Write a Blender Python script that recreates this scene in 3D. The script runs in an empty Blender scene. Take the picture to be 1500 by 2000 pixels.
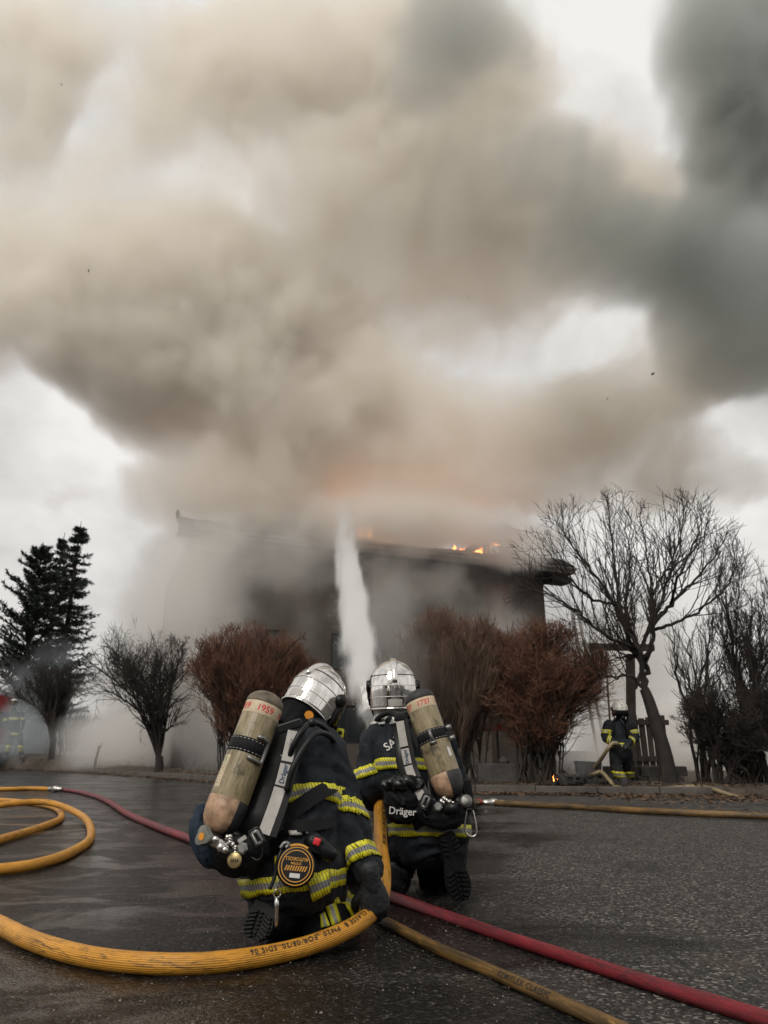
import bpy, bmesh, math, random
import numpy as np
from mathutils import Vector, Matrix, noise as mnoise
from mathutils.bvhtree import BVHTree
random.seed(7); np.random.seed(7)
sc = bpy.context.scene
COL = sc.collection
rad = math.radians

# ------------------------------------------------------------------ camera
FPX, PITCH, CAMH = 1400.0, rad(18.37), 0.70
cam_d = bpy.data.cameras.new('camera'); cam = bpy.data.objects.new('camera', cam_d); COL.objects.link(cam)
cam_d.sensor_fit = 'VERTICAL'; cam_d.sensor_height = 36.0; cam_d.lens = 36.0*FPX/2000.0
cam_d.clip_start = 0.05; cam_d.clip_end = 2000
cam.location = (0, 0, CAMH); cam.rotation_euler = (math.pi/2+PITCH, 0, 0)
cam_d.dof.use_dof = True; cam_d.dof.focus_distance = 3.1; cam_d.dof.aperture_fstop = 5.6
sc.camera = cam
# ------------------------------------------------------------------ sky, sun, exposure
SUN_EL, SUN_ROT = rad(46), rad(205)
world = bpy.data.worlds.new('World'); sc.world = world; world.use_nodes = True
wn, wl = world.node_tree.nodes, world.node_tree.links
wn.clear()
w_out = wn.new('ShaderNodeOutputWorld')
sky = wn.new('ShaderNodeTexSky'); sky.sky_type = 'NISHITA'; sky.sun_disc = False
sky.sun_elevation = SUN_EL; sky.sun_rotation = SUN_ROT; sky.dust_density = 4.0; sky.air_density = 1.0
bg_sky = wn.new('ShaderNodeBackground'); bg_sky.inputs['Strength'].default_value = 0.05
wl.new(sky.outputs[0], bg_sky.inputs['Color'])
tc = wn.new('ShaderNodeTexCoord')
nz = wn.new('ShaderNodeTexNoise'); nz.inputs['Scale'].default_value = 2.2; nz.inputs['Detail'].default_value = 7; nz.inputs['Roughness'].default_value = 0.55
nz.inputs['Distortion'].default_value = 0.35
wl.new(tc.outputs['Generated'], nz.inputs['Vector'])
rp = wn.new('ShaderNodeValToRGB')
rp.color_ramp.elements[0].position = 0.33; rp.color_ramp.elements[0].color = (0.46, 0.445, 0.42, 1)
rp.color_ramp.elements[1].position = 0.62; rp.color_ramp.elements[1].color = (0.97, 0.945, 0.905, 1)
wl.new(nz.outputs['Fac'], rp.inputs['Fac'])
bg_cl = wn.new('ShaderNodeBackground'); bg_cl.inputs['Strength'].default_value = 0.84
wl.new(rp.outputs['Color'], bg_cl.inputs['Color'])
mixw = wn.new('ShaderNodeMixShader'); mixw.inputs['Fac'].default_value = 0.90
wl.new(bg_sky.outputs[0], mixw.inputs[1]); wl.new(bg_cl.outputs[0], mixw.inputs[2]); wl.new(mixw.outputs[0], w_out.inputs['Surface'])
sun_d = bpy.data.lights.new('sun', 'SUN'); sun_d.energy = 1.4; sun_d.angle = rad(30); sun_d.color = (1.0, 0.95, 0.88)
sun = bpy.data.objects.new('sun', sun_d); COL.objects.link(sun)
sun.rotation_euler = (math.pi/2-SUN_EL, 0, math.pi-SUN_ROT); sun.location = (5, 10, 30)
vs = sc.view_settings
sc.display_settings.display_device = 'sRGB'
vs.view_transform = 'Standard'; vs.look = 'None'; vs.exposure = 0.28; vs.gamma = 1.0; vs.use_curve_mapping = False
cy = sc.cycles
cy.max_bounces = 14; cy.diffuse_bounces = 3; cy.glossy_bounces = 4; cy.transmission_bounces = 4; cy.transparent_max_bounces = 8
cy.volume_bounces = 9; cy.volume_step_rate = 2.0; cy.volume_max_steps = 256
cy.use_denoising = True; cy.sample_clamp_indirect = 6.0; cy.caustics_reflective = False; cy.caustics_refractive = False

# ------------------------------------------------------------------ helpers
_F = Vector((0, math.cos(PITCH), math.sin(PITCH))); _U = Vector((0, -math.sin(PITCH), math.cos(PITCH))); _R = Vector((1, 0, 0))
CAMP = Vector((0, 0, CAMH))
def ray(px, py): return _R*((px-750)/FPX) + _U*((1000-py)/FPX) + _F
def A(px, py, Y):                       # the point seen at a photo position, Y metres ahead
    d = ray(px, py); return CAMP + d*(Y/d.y)
def G(px, py, z=0.0):                   # where a photo position meets the level z
    d = ray(px, py); return CAMP + d*((z-CAMH)/d.z)
def S(Y, z=0.5):                        # photo pixels per metre there
    return FPX/(Y*math.cos(PITCH)+(z-CAMH)*math.sin(PITCH))

def tag(o, label=None, cat=None, group=None, kind=None):
    if label: o['label'] = label
    if cat: o['category'] = cat
    if group: o['group'] = group
    if kind: o['kind'] = kind
    return o
def empty(name, loc=(0, 0, 0), parent=None):
    o = bpy.data.objects.new(name, None); COL.objects.link(o); o.empty_display_size = 0.1
    o.location = loc
    if parent: o.parent = parent
    bpy.context.view_layer.update() if False else None
    return o
def link(name, me, mat=None, parent=None, smooth=True):
    """a mesh given in world coordinates becomes an object (child of an unrotated Empty or of a part)"""
    o = bpy.data.objects.new(name, me); COL.objects.link(o)
    if mat is not None and not me.materials:
        for m in (mat if isinstance(mat, (list, tuple)) else [mat]): me.materials.append(m)
    if smooth: me.polygons.foreach_set('use_smooth', [True]*len(me.polygons))
    if parent is not None:
        off = Vector((0, 0, 0)); p = parent
        while p is not None: off += p.location; p = p.parent
        me.transform(Matrix.Translation(-off)); o.parent = parent
    return o
class MB:
    """collects primitives into one mesh"""
    def __init__(s): s.v, s.f, s.uv, s.mi = [], [], {}, []
    def add(s, vs, fs, mi=0, uvs=None):
        b = len(s.v); s.v += [tuple(v) for v in vs]
        for k, f in enumerate(fs):
            if uvs is not None: s.uv[len(s.f)] = uvs[k]
            s.f.append(tuple(i+b for i in f)); s.mi.append(mi)
        return s
    def box(s, c, size, rot=None, mi=0, taper=1.0):
        x, y, z = size[0]/2, size[1]/2, size[2]/2
        vs = [Vector((sx*x*(taper if sz > 0 else 1), sy*y*(taper if sz > 0 else 1), sz*z)) for sz in (-1, 1) for sy in (-1, 1) for sx in (-1, 1)]
        if rot is not None: vs = [rot @ v for v in vs]
        c = Vector(c); vs = [v+c for v in vs]
        return s.add(vs, [(0, 2, 3, 1), (4, 5, 7, 6), (0, 1, 5, 4), (2, 6, 7, 3), (0, 4, 6, 2), (1, 3, 7, 5)], mi)
    def tube(s, pts, rs, n=8, cap=True, mi=0, up=None, uvscale=None, closed=False):
        pts = [Vector(p) for p in pts]; N = len(pts)
        if not hasattr(rs, '__len__'): rs = [rs]*N
        fr = frames(pts, up); vs = []
        for i, (p, r) in enumerate(zip(pts, rs)):
            t, a, b = fr[i]; ra, rb = (r if hasattr(r, '__len__') else (r, r))
            for k in range(n):
                th = 2*math.pi*k/n; vs.append(p + a*(ra*math.cos(th)) + b*(rb*math.sin(th)))
        fs, uvs = [], []; L = 0.0
        for i in range(N-1):
            dL = (pts[i+1]-pts[i]).length
            for k in range(n):
                k2 = (k+1) % n
                fs.append((i*n+k, i*n+k2, (i+1)*n+k2, (i+1)*n+k))
                uvs.append(((L, k/n), (L, (k+1)/n), (L+dL, (k+1)/n), (L+dL, k/n)))
            L += dL
        if cap:
            fs.append(tuple(range(n-1, -1, -1))); fs.append(tuple((N-1)*n+k for k in range(n)))
            uvs.append([(0, 0)]*n); uvs.append([(L, 0)]*n)
        return s.add(vs, fs, mi, uvs)
    def lathe(s, prof, c, axis, n=24, mi=0, ref=None):
        """prof: (radius, height along axis)"""
        axis = Vector(axis).normalized(); c = Vector(c)
        a = (Vector(ref) if ref is not None else axis.orthogonal()); a = (a-axis*a.dot(axis)).normalized(); b = axis.cross(a)
        vs = []
        for r, h in prof:
            for k in range(n):
                th = 2*math.pi*k/n; vs.append(c+axis*h+a*(r*math.cos(th))+b*(r*math.sin(th)))
        fs, uvs = [], []
        for i in range(len(prof)-1):
            for k in range(n):
                k2 = (k+1) % n; fs.append((i*n+k, i*n+k2, (i+1)*n+k2, (i+1)*n+k))
                uvs.append(((k/n, prof[i][1]), ((k+1)/n, prof[i][1]), ((k+1)/n, prof[i+1][1]), (k/n, prof[i+1][1])))
        fs.append(tuple(range(n-1, -1, -1))); fs.append(tuple((len(prof)-1)*n+k for k in range(n)))
        uvs.append([(0, 0)]*n); uvs.append([(0, 0)]*n)
        return s.add(vs, fs, mi, uvs)
    def mesh(s, name):
        me = bpy.data.meshes.new(name); me.from_pydata(s.v, [], s.f); 
        if s.uv:
            ul = me.uv_layers.new(name='uv')
            for p in me.polygons:
                u = s.uv.get(p.index)
                if u:
                    for k, li in enumerate(p.loop_indices): ul.data[li].uv = u[k]
        if any(s.mi): me.polygons.foreach_set('material_index', s.mi)
        me.update(); return me
    def build(s, name, mat, parent=None, smooth=True, bevel=0):
        me = s.mesh(name)
        if bevel:
            bm = bmesh.new(); bm.from_mesh(me)
            ed = [e for e in bm.edges if len(e.link_faces) == 2 and e.calc_face_angle(0) > 0.6]
            bmesh.ops.bevel(bm, geom=ed, offset=bevel, segments=2, affect='EDGES', profile=0.6, clamp_overlap=True)
            bm.to_mesh(me); bm.free()
        o = link(name, me, mat, parent, smooth)
        return o
def frames(pts, up=None):
    N = len(pts); T = []
    for i in range(N):
        t = pts[min(i+1, N-1)]-pts[max(i-1, 0)]
        T.append(t.normalized() if t.length > 1e-9 else Vector((0, 0, 1)))
    a = Vector(up) if up is not None else T[0].orthogonal()
    out = []
    for i in range(N):
        a = (a-T[i]*a.dot(T[i])); a = a.normalized() if a.length > 1e-6 else T[i].orthogonal().normalized()
        out.append((T[i], a, T[i].cross(a)))
    return out
def catmull(P, n=8):
    P = [np.array(p, float) for p in P]; Q = [2*P[0]-P[1]]+P+[2*P[-1]-P[-2]]; out = []
    for i in range(1, len(Q)-2):
        p0, p1, p2, p3 = Q[i-1:i+3]
        for k in range(n):
            t = k/n
            out.append(0.5*((2*p1)+(-p0+p2)*t+(2*p0-5*p1+4*p2-p3)*t*t+(-p0+3*p1-3*p2+p3)*t**3))
    out.append(P[-1]); return [Vector(o) for o in out]

# ------------------------------------------------------------------ materials
class NT:
    def __init__(s, tree): s.t = tree
    def n(s, typ, **kw):
        nd = s.t.nodes.new(typ)
        for k, v in kw.items():
            if k in nd.inputs.keys() and not hasattr(type(nd), k): pass
            setattr(nd, k, v)
        return nd
    def l(s, a, b): s.t.links.new(a, b)
    def val(s, sock, v):
        if hasattr(v, 'is_linked') or hasattr(v, 'node'): s.l(v, sock)
        else: sock.default_value = v
    def math(s, op, a, b=None, c=None, clamp=False):
        nd = s.t.nodes.new('ShaderNodeMath'); nd.operation = op; nd.use_clamp = clamp
        s.val(nd.inputs[0], a)
        if b is not None: s.val(nd.inputs[1], b)
        if c is not None: s.val(nd.inputs[2], c)
        return nd.outputs[0]
    def vmath(s, op, a, b=None, scale=None):
        nd = s.t.nodes.new('ShaderNodeVectorMath'); nd.operation = op
        s.val(nd.inputs[0], a)
        if b is not None: s.val(nd.inputs[1], b)
        if scale is not None: s.val(nd.inputs['Scale'], scale)
        return nd.outputs['Value'] if op in ('LENGTH', 'DOT_PRODUCT', 'DISTANCE') else nd.outputs[0]
    def noise(s, vec, scale, detail=3, rough=0.5, dist=0.0, out='Fac'):
        nd = s.t.nodes.new('ShaderNodeTexNoise'); nd.inputs['Scale'].default_value = scale
        nd.inputs['Detail'].default_value = detail; nd.inputs['Roughness'].default_value = rough; nd.inputs['Distortion'].default_value = dist
        if vec is not None: s.l(vec, nd.inputs['Vector'])
        return nd.outputs[0] if out == 'Fac' else nd.outputs[1]
    def ramp(s, fac, stops):
        nd = s.t.nodes.new('ShaderNodeValToRGB'); cr = nd.color_ramp
        while len(cr.elements) < len(stops): cr.elements.new(0.5)
        for e, (p, c) in zip(cr.elements, stops):
            e.position = p; e.color = (c, c, c, 1) if not hasattr(c, '__len__') else (*c, 1)
        s.l(fac, nd.inputs[0]); return nd.outputs[0]
    def mix(s, fac, a, b):
        nd = s.t.nodes.new('ShaderNodeMix'); nd.data_type = 'RGBA'
        s.val(nd.inputs[0], fac)
        for k, v in ((6, a), (7, b)):
            if hasattr(v, 'node'): s.l(v, nd.inputs[k])
            else: nd.inputs[k].default_value = (*v, 1)
        return nd.outputs[2]
    def maprange(s, v, a, b, c=0.0, d=1.0, smooth=False):
        nd = s.t.nodes.new('ShaderNodeMapRange')
        if smooth: nd.interpolation_type = 'SMOOTHSTEP'
        s.val(nd.inputs[0], v)
        for i, q in enumerate((a, b, c, d)): s.val(nd.inputs[i+1], q)
        return nd.outputs[0]
def material(name, color=(0.5, 0.5, 0.5), rough=0.6, metal=0.0, spec=0.5, var=0.0, vscale=8.0, bump=0.0, bscale=60.0, rvar=0.0, coord='Object', emit=None):
    m = bpy.data.materials.new(name); m.use_nodes = True; T = NT(m.node_tree); b = m.node_tree.nodes['Principled BSDF']
    b.inputs['Roughness'].default_value = rough; b.inputs['Metallic'].default_value = metal
    b.inputs['Specular IOR Level'].default_value = spec
    t = m.node_tree.nodes.new('ShaderNodeTexCoord'); vec = t.outputs[coord]
    if var:
        f = T.noise(vec, vscale, 5, 0.6)
        c = T.mix(T.maprange(f, 0.3, 0.7), tuple(x*(1-var) for x in color), tuple(min(1, x*(1+var)) for x in color))
        T.l(c, b.inputs['Base Color'])
    else: b.inputs['Base Color'].default_value = (*color, 1)
    if rvar:
        f = T.noise(vec, vscale*1.7, 4, 0.6); T.l(T.maprange(f, 0.3, 0.7, max(0.02, rough-rvar), min(1, rough+rvar)), b.inputs['Roughness'])
    if bump:
        bn = m.node_tree.nodes.new('ShaderNodeBump'); bn.inputs['Strength'].default_value = bump; bn.inputs['Distance'].default_value = 0.01
        T.l(T.noise(vec, bscale, 4, 0.6), bn.inputs['Height']); T.l(bn.outputs[0], b.inputs['Normal'])
    if emit:
        b.inputs['Emission Color'].default_value = (*emit[0], 1); b.inputs['Emission Strength'].default_value = emit[1]
    m['p'] = 1
    return m
# ------------------------------------------------------------------ ground, kerb, verge
def asphalt():
    m = bpy.data.materials.new('wet_asphalt'); m.use_nodes = True; T = NT(m.node_tree); b = m.node_tree.nodes['Principled BSDF']
    co = m.node_tree.nodes.new('ShaderNodeTexCoord').outputs['Object']
    big = T.noise(T.vmath('MULTIPLY', co, (1.0, 1.6, 1.0)), 0.55, 5, 0.6, 0.6)        # damp and dry areas
    sx = m.node_tree.nodes.new('ShaderNodeSeparateXYZ'); T.l(co, sx.inputs[0])
    side = T.maprange(sx.outputs[0], -0.6, 1.8, 0.20, -0.06)                             # the hose leak has wetted the left side
    wet = T.maprange(T.math('ADD', big, side), 0.45, 0.62, 0, 1, True)
    mid = T.noise(co, 7.0, 6, 0.65, 0.3)
    vor = m.node_tree.nodes.new('ShaderNodeTexVoronoi'); vor.inputs['Scale'].default_value = 95.0; T.l(co, vor.inputs['Vector'])
    grain = T.noise(co, 260.0, 2, 0.6)
    stone = m.node_tree.nodes.new('ShaderNodeSeparateColor'); T.l(vor.outputs['Color'], stone.inputs[0])
    c = T.ramp(stone.outputs[0], [(0.0, (0.006, 0.006, 0.006)), (0.42, (0.028, 0.026, 0.024)), (0.76, (0.078, 0.070, 0.062)), (0.92, (0.17, 0.150, 0.132)), (0.985, (0.34, 0.31, 0.28))])
    c = T.mix(T.maprange(mid, 0.35, 0.7, 0, .55), c, (0.024, 0.023, 0.022))
    brown = T.noise(co, 1.1, 4, 0.6)
    c = T.mix(T.maprange(brown, 0.56, 0.75, 0, 0.55, True), c, (0.060, 0.044, 0.032))
    dark = T.mix(0.80, c, (0.004, 0.004, 0.004))
    T.l(T.mix(wet, c, dark), b.inputs['Base Color'])
    r = T.math('SUBTRACT', 0.78, T.math('MULTIPLY', wet, T.maprange(mid, 0.3, 0.7, 0.48, 0.62)))
    pud = T.math('MULTIPLY', T.maprange(T.noise(T.vmath('MULTIPLY', co, (1.0, 1.5, 1.0)), 1.5, 5, 0.6, 0.8), 0.47, 0.58, 0, 1, True), T.math('MULTIPLY', wet, T.maprange(sx.outputs[0], .9, -.5, .25, 1)))
    r = T.math('MULTIPLY', r, T.math('SUBTRACT', 1.0, T.math('MULTIPLY', pud, .72)))
    T.l(r, b.inputs['Roughness'])
    T.l(T.math('ADD', T.math('SUBTRACT', 0.32, T.math('MULTIPLY', wet, 0.17)), T.math('MULTIPLY', pud, 0.5)), b.inputs['Specular IOR Level'])
    h = T.math('ADD', T.math('MULTIPLY', T.math('SUBTRACT', 1.0, vor.outputs['Distance']), 0.8), T.math('MULTIPLY', grain, 0.5))
    h = T.math('ADD', h, T.math('MULTIPLY', T.noise(co, 30, 3, 0.6), 1.0))
    bn = m.node_tree.nodes.new('ShaderNodeBump'); bn.inputs['Distance'].default_value = 0.008
    T.l(T.math('SUBTRACT', T.math('SUBTRACT', 1.0, T.math('MULTIPLY', wet, 0.10)), T.math('MULTIPLY', pud, .62)), bn.inputs['Strength']); T.l(h, bn.inputs['Height']); T.l(bn.outputs[0], b.inputs['Normal'])
    b.inputs['Specular IOR Level'].default_value = 0.35
    return m
M_asphalt = asphalt()
def hnoise(x, y, s, seed=0.0): return mnoise.fractal(Vector((x*s+seed, y*s-seed, seed)), 1.0, 2.0, 4)
def sheet(name, xs, ys, zf, mat, kind='structure'):
    nx, ny = len(xs), len(ys)
    v = [(x, y, zf(x, y)) for y in ys for x in xs]
    f = [(j*nx+i, j*nx+i+1, (j+1)*nx+i+1, (j+1)*nx+i) for j in range(ny-1) for i in range(nx-1)]
    me = bpy.data.meshes.new(name); me.from_pydata(v, [], f); me.update()
    return tag(link(name, me, mat), kind=kind)
# the asphalt yard is the ground sheet and reaches the horizon
gx = [-400, -120, -60, -30]+list(np.linspace(-20, 20, 81))+[30, 60, 120, 400]
gy = [-200, -60, -20]+list(np.linspace(-6, 20, 66))+[30, 60, 150, 600]
sheet('ground', gx, gy, lambda x, y: 0.006*hnoise(x, y, 0.8) if -20 <= x <= 20 and -6 <= y <= 12 else 0.0, M_asphalt)

M_soil = material('soil', (0.060, 0.046, 0.034), 0.9, var=0.5, vscale=5, bump=0.9, bscale=22)
M_conc = material('old_concrete', (0.085, 0.075, 0.066), 0.9, var=0.45, vscale=3, bump=0.5, bscale=45)
# kerb line, left to right
KP = [G(-700, 1489), G(-150, 1497), G(40, 1503), G(220, 1513), G(430, 1528), G(700, 1541), G(920, 1549), G(1130, 1552), G(1350, 1553), G(1600, 1556), G(2300, 1560)]
KL = catmull(KP, 24)
def verge():
    vs, fs = [], []; rows = [(0.03, -0.10), (0.06, 0.09), (0.10, 0.105), (0.35, 0.13), (1.0, 0.16), (2.5, 0.14), (8, 0.10), (40, 0.1), (160, 0.1)]
    pts = KL[::3]
    for i, p in enumerate(pts):
        t = (pts[min(i+1, len(pts)-1)]-pts[max(i-1, 0)]).normalized(); n = Vector((-t.y, t.x, 0))
        for d, z in rows:
            q = p+n*d if d < 8 else Vector((p.x*(1+d/40), p.y+d, 0)); k_ = max(0.0, min(1.0, (240-(750+p.x*S(p.y, 0)))/260)); vs.append((q.x, q.y, z*(1+2.6*k_*k_*(3-2*k_)*(1 if d > .2 else .2))+(0.04*hnoise(q.x, q.y, 0.9) if 0.3 < d < 30 else 0)))
    R_ = len(rows)
    for i in range(len(pts)-1):
        for k in range(R_-1): fs.append((i*R_+k, (i+1)*R_+k, (i+1)*R_+k+1, i*R_+k+1))
    me = bpy.data.meshes.new('verge'); me.from_pydata(vs, [], fs); me.update()
    return tag(link('verge', me, M_soil), kind='structure')
verge()
kerb = tag(empty('kerb'), kind='structure')
def kerb_stones():
    acc, i0 = 0.0, None
    L = [0.0]
    for a, b in zip(KL, KL[1:]): L.append(L[-1]+(b-a).length)
    def at(s):
        for i in range(len(L)-1):
            if L[i+1] >= s: return KL[i].lerp(KL[i+1], (s-L[i])/max(1e-6, L[i+1]-L[i]))
        return KL[-1]
    s = 0.0; rnd = random.Random(3)
    lo = next(L[i] for i, p in enumerate(KL) if 750+p.x*S(p.y, 0) > 150)
    hi = next((L[i] for i, p in enumerate(KL) if 750+p.x*S(p.y, 0) > 1400), L[-1])
    s = lo
    while s < hi:
        ln = rnd.uniform(0.96, 1.02); a, b = at(s+0.006), at(s+ln-0.006); d = (b-a); ang = math.atan2(d.y, d.x)
        mb = MB(); R_ = Matrix.Rotation(ang+rnd.uniform(-.012, .012), 3, 'Z')
        n = R_ @ Vector((0, 1, 0))
        c = (a+b)/2+n*0.05+Vector((0, 0, 0.035+rnd.uniform(-.012, .012)))
        mb.box(c, (d.length, 0.12, 0.17), R_)
        o = mb.build('kerb_stone', M_conc, kerb, smooth=False, bevel=0.014)
        s += ln
kerb_stones()
# dead leaves and twigs along the kerb, loose chippings on the asphalt
M_leaf = material('dead_leaf', (0.095, 0.055, 0.030), 0.8, var=0.6, vscale=3)
M_chip = material('chippings', (0.17, 0.15, 0.13), 0.8, var=0.6, vscale=30)
M_char = material('charred_bits', (0.012, 0.012, 0.012), 0.8)
def scatter():
    rnd = random.Random(11); mb = MB()
    for _ in range(8000):
        i = rnd.randrange(len(KL)-1); p = KL[i].lerp(KL[i+1], rnd.random())
        px = 750+p.x*S(p.y, 0)
        right = px > 1150
        d = abs(rnd.gauss(0, 0.22 if not right else 1.1)) if rnd.random() < 0.75 else -abs(rnd.gauss(0, 0.9))
        x, y = p.x+rnd.uniform(-.3, .3), p.y-d
        z = 0.004 if d > 0 else 0.14
        if d > 0: z += 0.05*max(0, 0.4-d)*rnd.random()
        s_ = rnd.uniform(0.02, 0.055); R_ = Matrix.Rotation(rnd.uniform(0, 6.28), 3, 'Z') @ Matrix.Rotation(rnd.gauss(0, 0.5), 3, 'X')
        q = [R_ @ Vector(v)*s_ for v in ((-1, 0, 0), (0, -0.45, 0.12), (1, 0, 0), (0, 0.45, 0.12))]
        mb.add([v+Vector((x, y, z+0.012)) for v in q], [(0, 1, 2, 3)])
    tag(mb.build('leaf_litter', M_leaf, smooth=False), kind='stuff')
    mb = MB()
    for _ in range(5000):
        y = 1.9+abs(rnd.gauss(0, 1))*4.2; x = rnd.uniform(-1, 1)*(y*0.62+0.4)
        s_ = rnd.uniform(0.0010, 0.0027)*(1 if rnd.random() < .96 else 1.7)
        vs = [Vector((rnd.uniform(.7, 1.2)*a*s_, rnd.uniform(.7, 1.2)*b*s_, s_*c)) for a, b, c in ((-1, -1, 0), (1, -1, 0), (0.8, 1, 0), (-1, 1, 0), (-.3, -.2, 1.2), (.5, .3, .9))]
        R_ = Matrix.Rotation(rnd.uniform(0, 6.28), 3, 'Z')
        mb.add([R_ @ v+Vector((x, y, 0.0045)) for v in vs], [(0, 1, 4), (1, 5, 4), (1, 2, 5), (2, 3, 5), (3, 4, 5), (3, 0, 4)], mi=0 if rnd.random() < .72 else 1)
    tag(mb.build('gravel', [M_chip, M_char], smooth=False), kind='stuff')
scatter()
# ------------------------------------------------------------------ the burning house
M_render = material('dark_sooted_render', (0.075, 0.062, 0.052), 0.9, var=0.35, vscale=0.6, bump=0.2, bscale=20)
M_soot = material('charred_timber', (0.022, 0.020, 0.019), 0.85, var=0.4, vscale=4, bump=0.5, bscale=25)
M_fascia = material('weathered_fascia', (0.17, 0.155, 0.14), 0.8, var=0.3, vscale=2)
M_white = material('pale_render', (0.55, 0.53, 0.50), 0.85, var=0.15, vscale=0.8)
M_redlit = material('red_lit_wall', (0.10, 0.030, 0.022), 0.85, var=0.3, vscale=2)  # the recess's red firelight, put into the base colour
M_glass = material('dark_window_glass', (0.015, 0.018, 0.02), 0.08)
HL, HR = A(372, 1062, 24.0), A(1083, 1112, 29.5)
HZ = (HL.z+HR.z)/2
hd = Vector((HR.x-HL.x, HR.y-HL.y, 0)); HW = hd.length; hd.normalize(); hn = Vector((-hd.y, hd.x, 0))      # hn points away from the camera
HB = Vector((HL.x, HL.y, 0)); HD = 9.0
def hp(u, d, z): return HB+hd*u+hn*d+Vector((0, 0, z))
HROT = Matrix((hd, hn, Vector((0, 0, 1)))).transposed()
def hbox(mb, u0, u1, d0, d1, z0, z1, mi=0): return mb.box(hp((u0+u1)/2, (d0+d1)/2, (z0+z1)/2), (u1-u0, d1-d0, z1-z0), HROT, mi)
house = tag(empty('burning_house', HB), 'dark two storey house with its roof on fire, veiled by smoke', 'house')
def wall_with_holes(name, mat, holes, u0, u1, z0, z1, d0=0.0, t=0.3):
    us = sorted({u0, u1}|{h[0] for h in holes}|{h[1] for h in holes}); zs = sorted({z0, z1}|{h[2] for h in holes}|{h[3] for h in holes})
    mb = MB()
    for a, b in zip(us, us[1:]):
        for c, d in zip(zs, zs[1:]):
            if not any(h[0] <= (a+b)/2 <= h[1] and h[2] <= (c+d)/2 <= h[3] for h in holes): hbox(mb, a, b, d0, d0+t, c, d)
    return mb.build(name, mat, house, smooth=False)
wins = [(2.2, 3.5, 3.4, 4.7), (5.2, 6.5, 3.4, 4.7), (8.6, 9.9, 3.4, 4.7), (2.2, 3.5, .9, 2.2), (5.2, 6.5, .9, 2.2), (8.2, 9.8, 0.1, 2.3)]
wins = [w_ for w_ in wins if w_[1] < HW-3.6]
wall_with_holes('wall', M_render, wins, 0, HW-3.4, 0, HZ-0.02)
for (a, b, c, d) in wins:
    f = MB()
    for q in ((a, a+.07, c, d), (b-.07, b, c, d), (a+.07, b-.07, c, c+.07), (a+.07, b-.07, d-.07, d), ((a+b)/2-.03, (a+b)/2+.03, c+.07, d-.07)): hbox(f, q[0], q[1], .08, .16, q[2], q[3])
    fo = f.build('window', M_soot, house, smooth=False)
    g = MB(); hbox(g, a+.07, b-.07, .11, .13, c+.07, d-.07); g.build('pane', M_glass, fo, smooth=False)
mb = MB(); hbox(mb, HW-3.4, HW, 0.9, 1.2, 0, HZ-.02); mb.build('recessed_wall', M_render, house, smooth=False)
mb = MB(); hbox(mb, HW-3.39, HW-1.9, 0.6, .88, 2.9, HZ-.5); mb.build('red_lit_panel', M_redlit, house, smooth=False)  # added panel, its colour stands in for red light in the recess
mb = MB(); hbox(mb, .01, HW-.01, -.01, HD, HZ-.015, HZ+.10); mb.build('attic_floor', M_soot, house, smooth=False)
mb = MB(); hbox(mb, .3, HW-.3, HD-.3, HD, 0, HZ-.02); mb.build('back_wall', M_render, house, smooth=False)
mb = MB(); hbox(mb, 0, 0.3, .3, HD, 0, HZ-.02); mb.build('side_wall', M_render, house, smooth=False)
mb = MB(); hbox(mb, HW-.3, HW-.001, 1.2, HD, 0, HZ-.02); mb.build('side_wall', M_white, house, smooth=False)
mb = MB(); hbox(mb, HW-3.4, HW+.1, -.35, .89, 2.75, 2.9); bal = mb.build('balcony', M_fascia, house, smooth=False)
mb = MB()
for k in range(15): hbox(mb, HW-3.38+k*.245, HW-3.33+k*.245, -.32, -.27, 2.9, 3.85)
hbox(mb, HW-3.4, HW+.1, -.34, -.25, 3.85, 3.93); mb.build('railing', M_soot, bal, smooth=False)
mb = MB(); hbox(mb, -.5, HW+.6, -.62, -.56, HZ-.06, HZ+.22); mb.build('fascia', M_fascia, house, smooth=False)
mb = MB(); hbox(mb, -.5, HW+.6, -.56, -.02, HZ-.05, HZ-.01); mb.build('soffit', M_soot, house, smooth=False)
mb = MB(); pts = [hp(u, -.68, HZ+.12) for u in np.linspace(-.5, HW+.6, 5)]; mb.tube(pts, .065, 8); mb.build('gutter', M_fascia, house)
# burnt-out roof: what is left of the slope, bare rafters, fallen battens
rnd = random.Random(5)
mb = MB()
u = -.45
while u < HW+.5:
    w_ = rnd.uniform(.28, .5); top = .45+.55*abs(mnoise.noise(Vector((u*.45, 3, 0))))
    if 7.0 < u < HW-2.2: top *= .45
    sl = 0.62
    p0, p1 = hp(u, -.55, HZ+.23), hp(u+w_*.95, -.55, HZ+.23); q0, q1 = hp(u, -.55+top/sl, HZ+.23+top), hp(u+w_*.95, -.55+top/sl*rnd.uniform(.9, 1.05), HZ+.23+top)
    up_ = Vector((0, 0, .07)); mb.add([p0, p1, q1, q0, p0+up_, p1+up_, q1+up_, q0+up_], [(0, 1, 2, 3), (4, 7, 6, 5), (0, 4, 5, 1), (1, 5, 6, 2), (2, 6, 7, 3), (3, 7, 4, 0)])
    u += w_
mb.build('roof', M_soot, house, smooth=False)
for k in range(19):
    u = -.2+k*(HW+.4)/18; h_ = rnd.uniform(.4, 1.25)*(.6 if 5 < k < 13 else 1)
    mb = MB(); mb.tube([hp(u, -.4, HZ+.15), hp(u+rnd.uniform(-.15, .15), -.4+h_/.62, HZ+.15+h_)], .06, 4); mb.build('rafter', M_soot, house, smooth=False)
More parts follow.
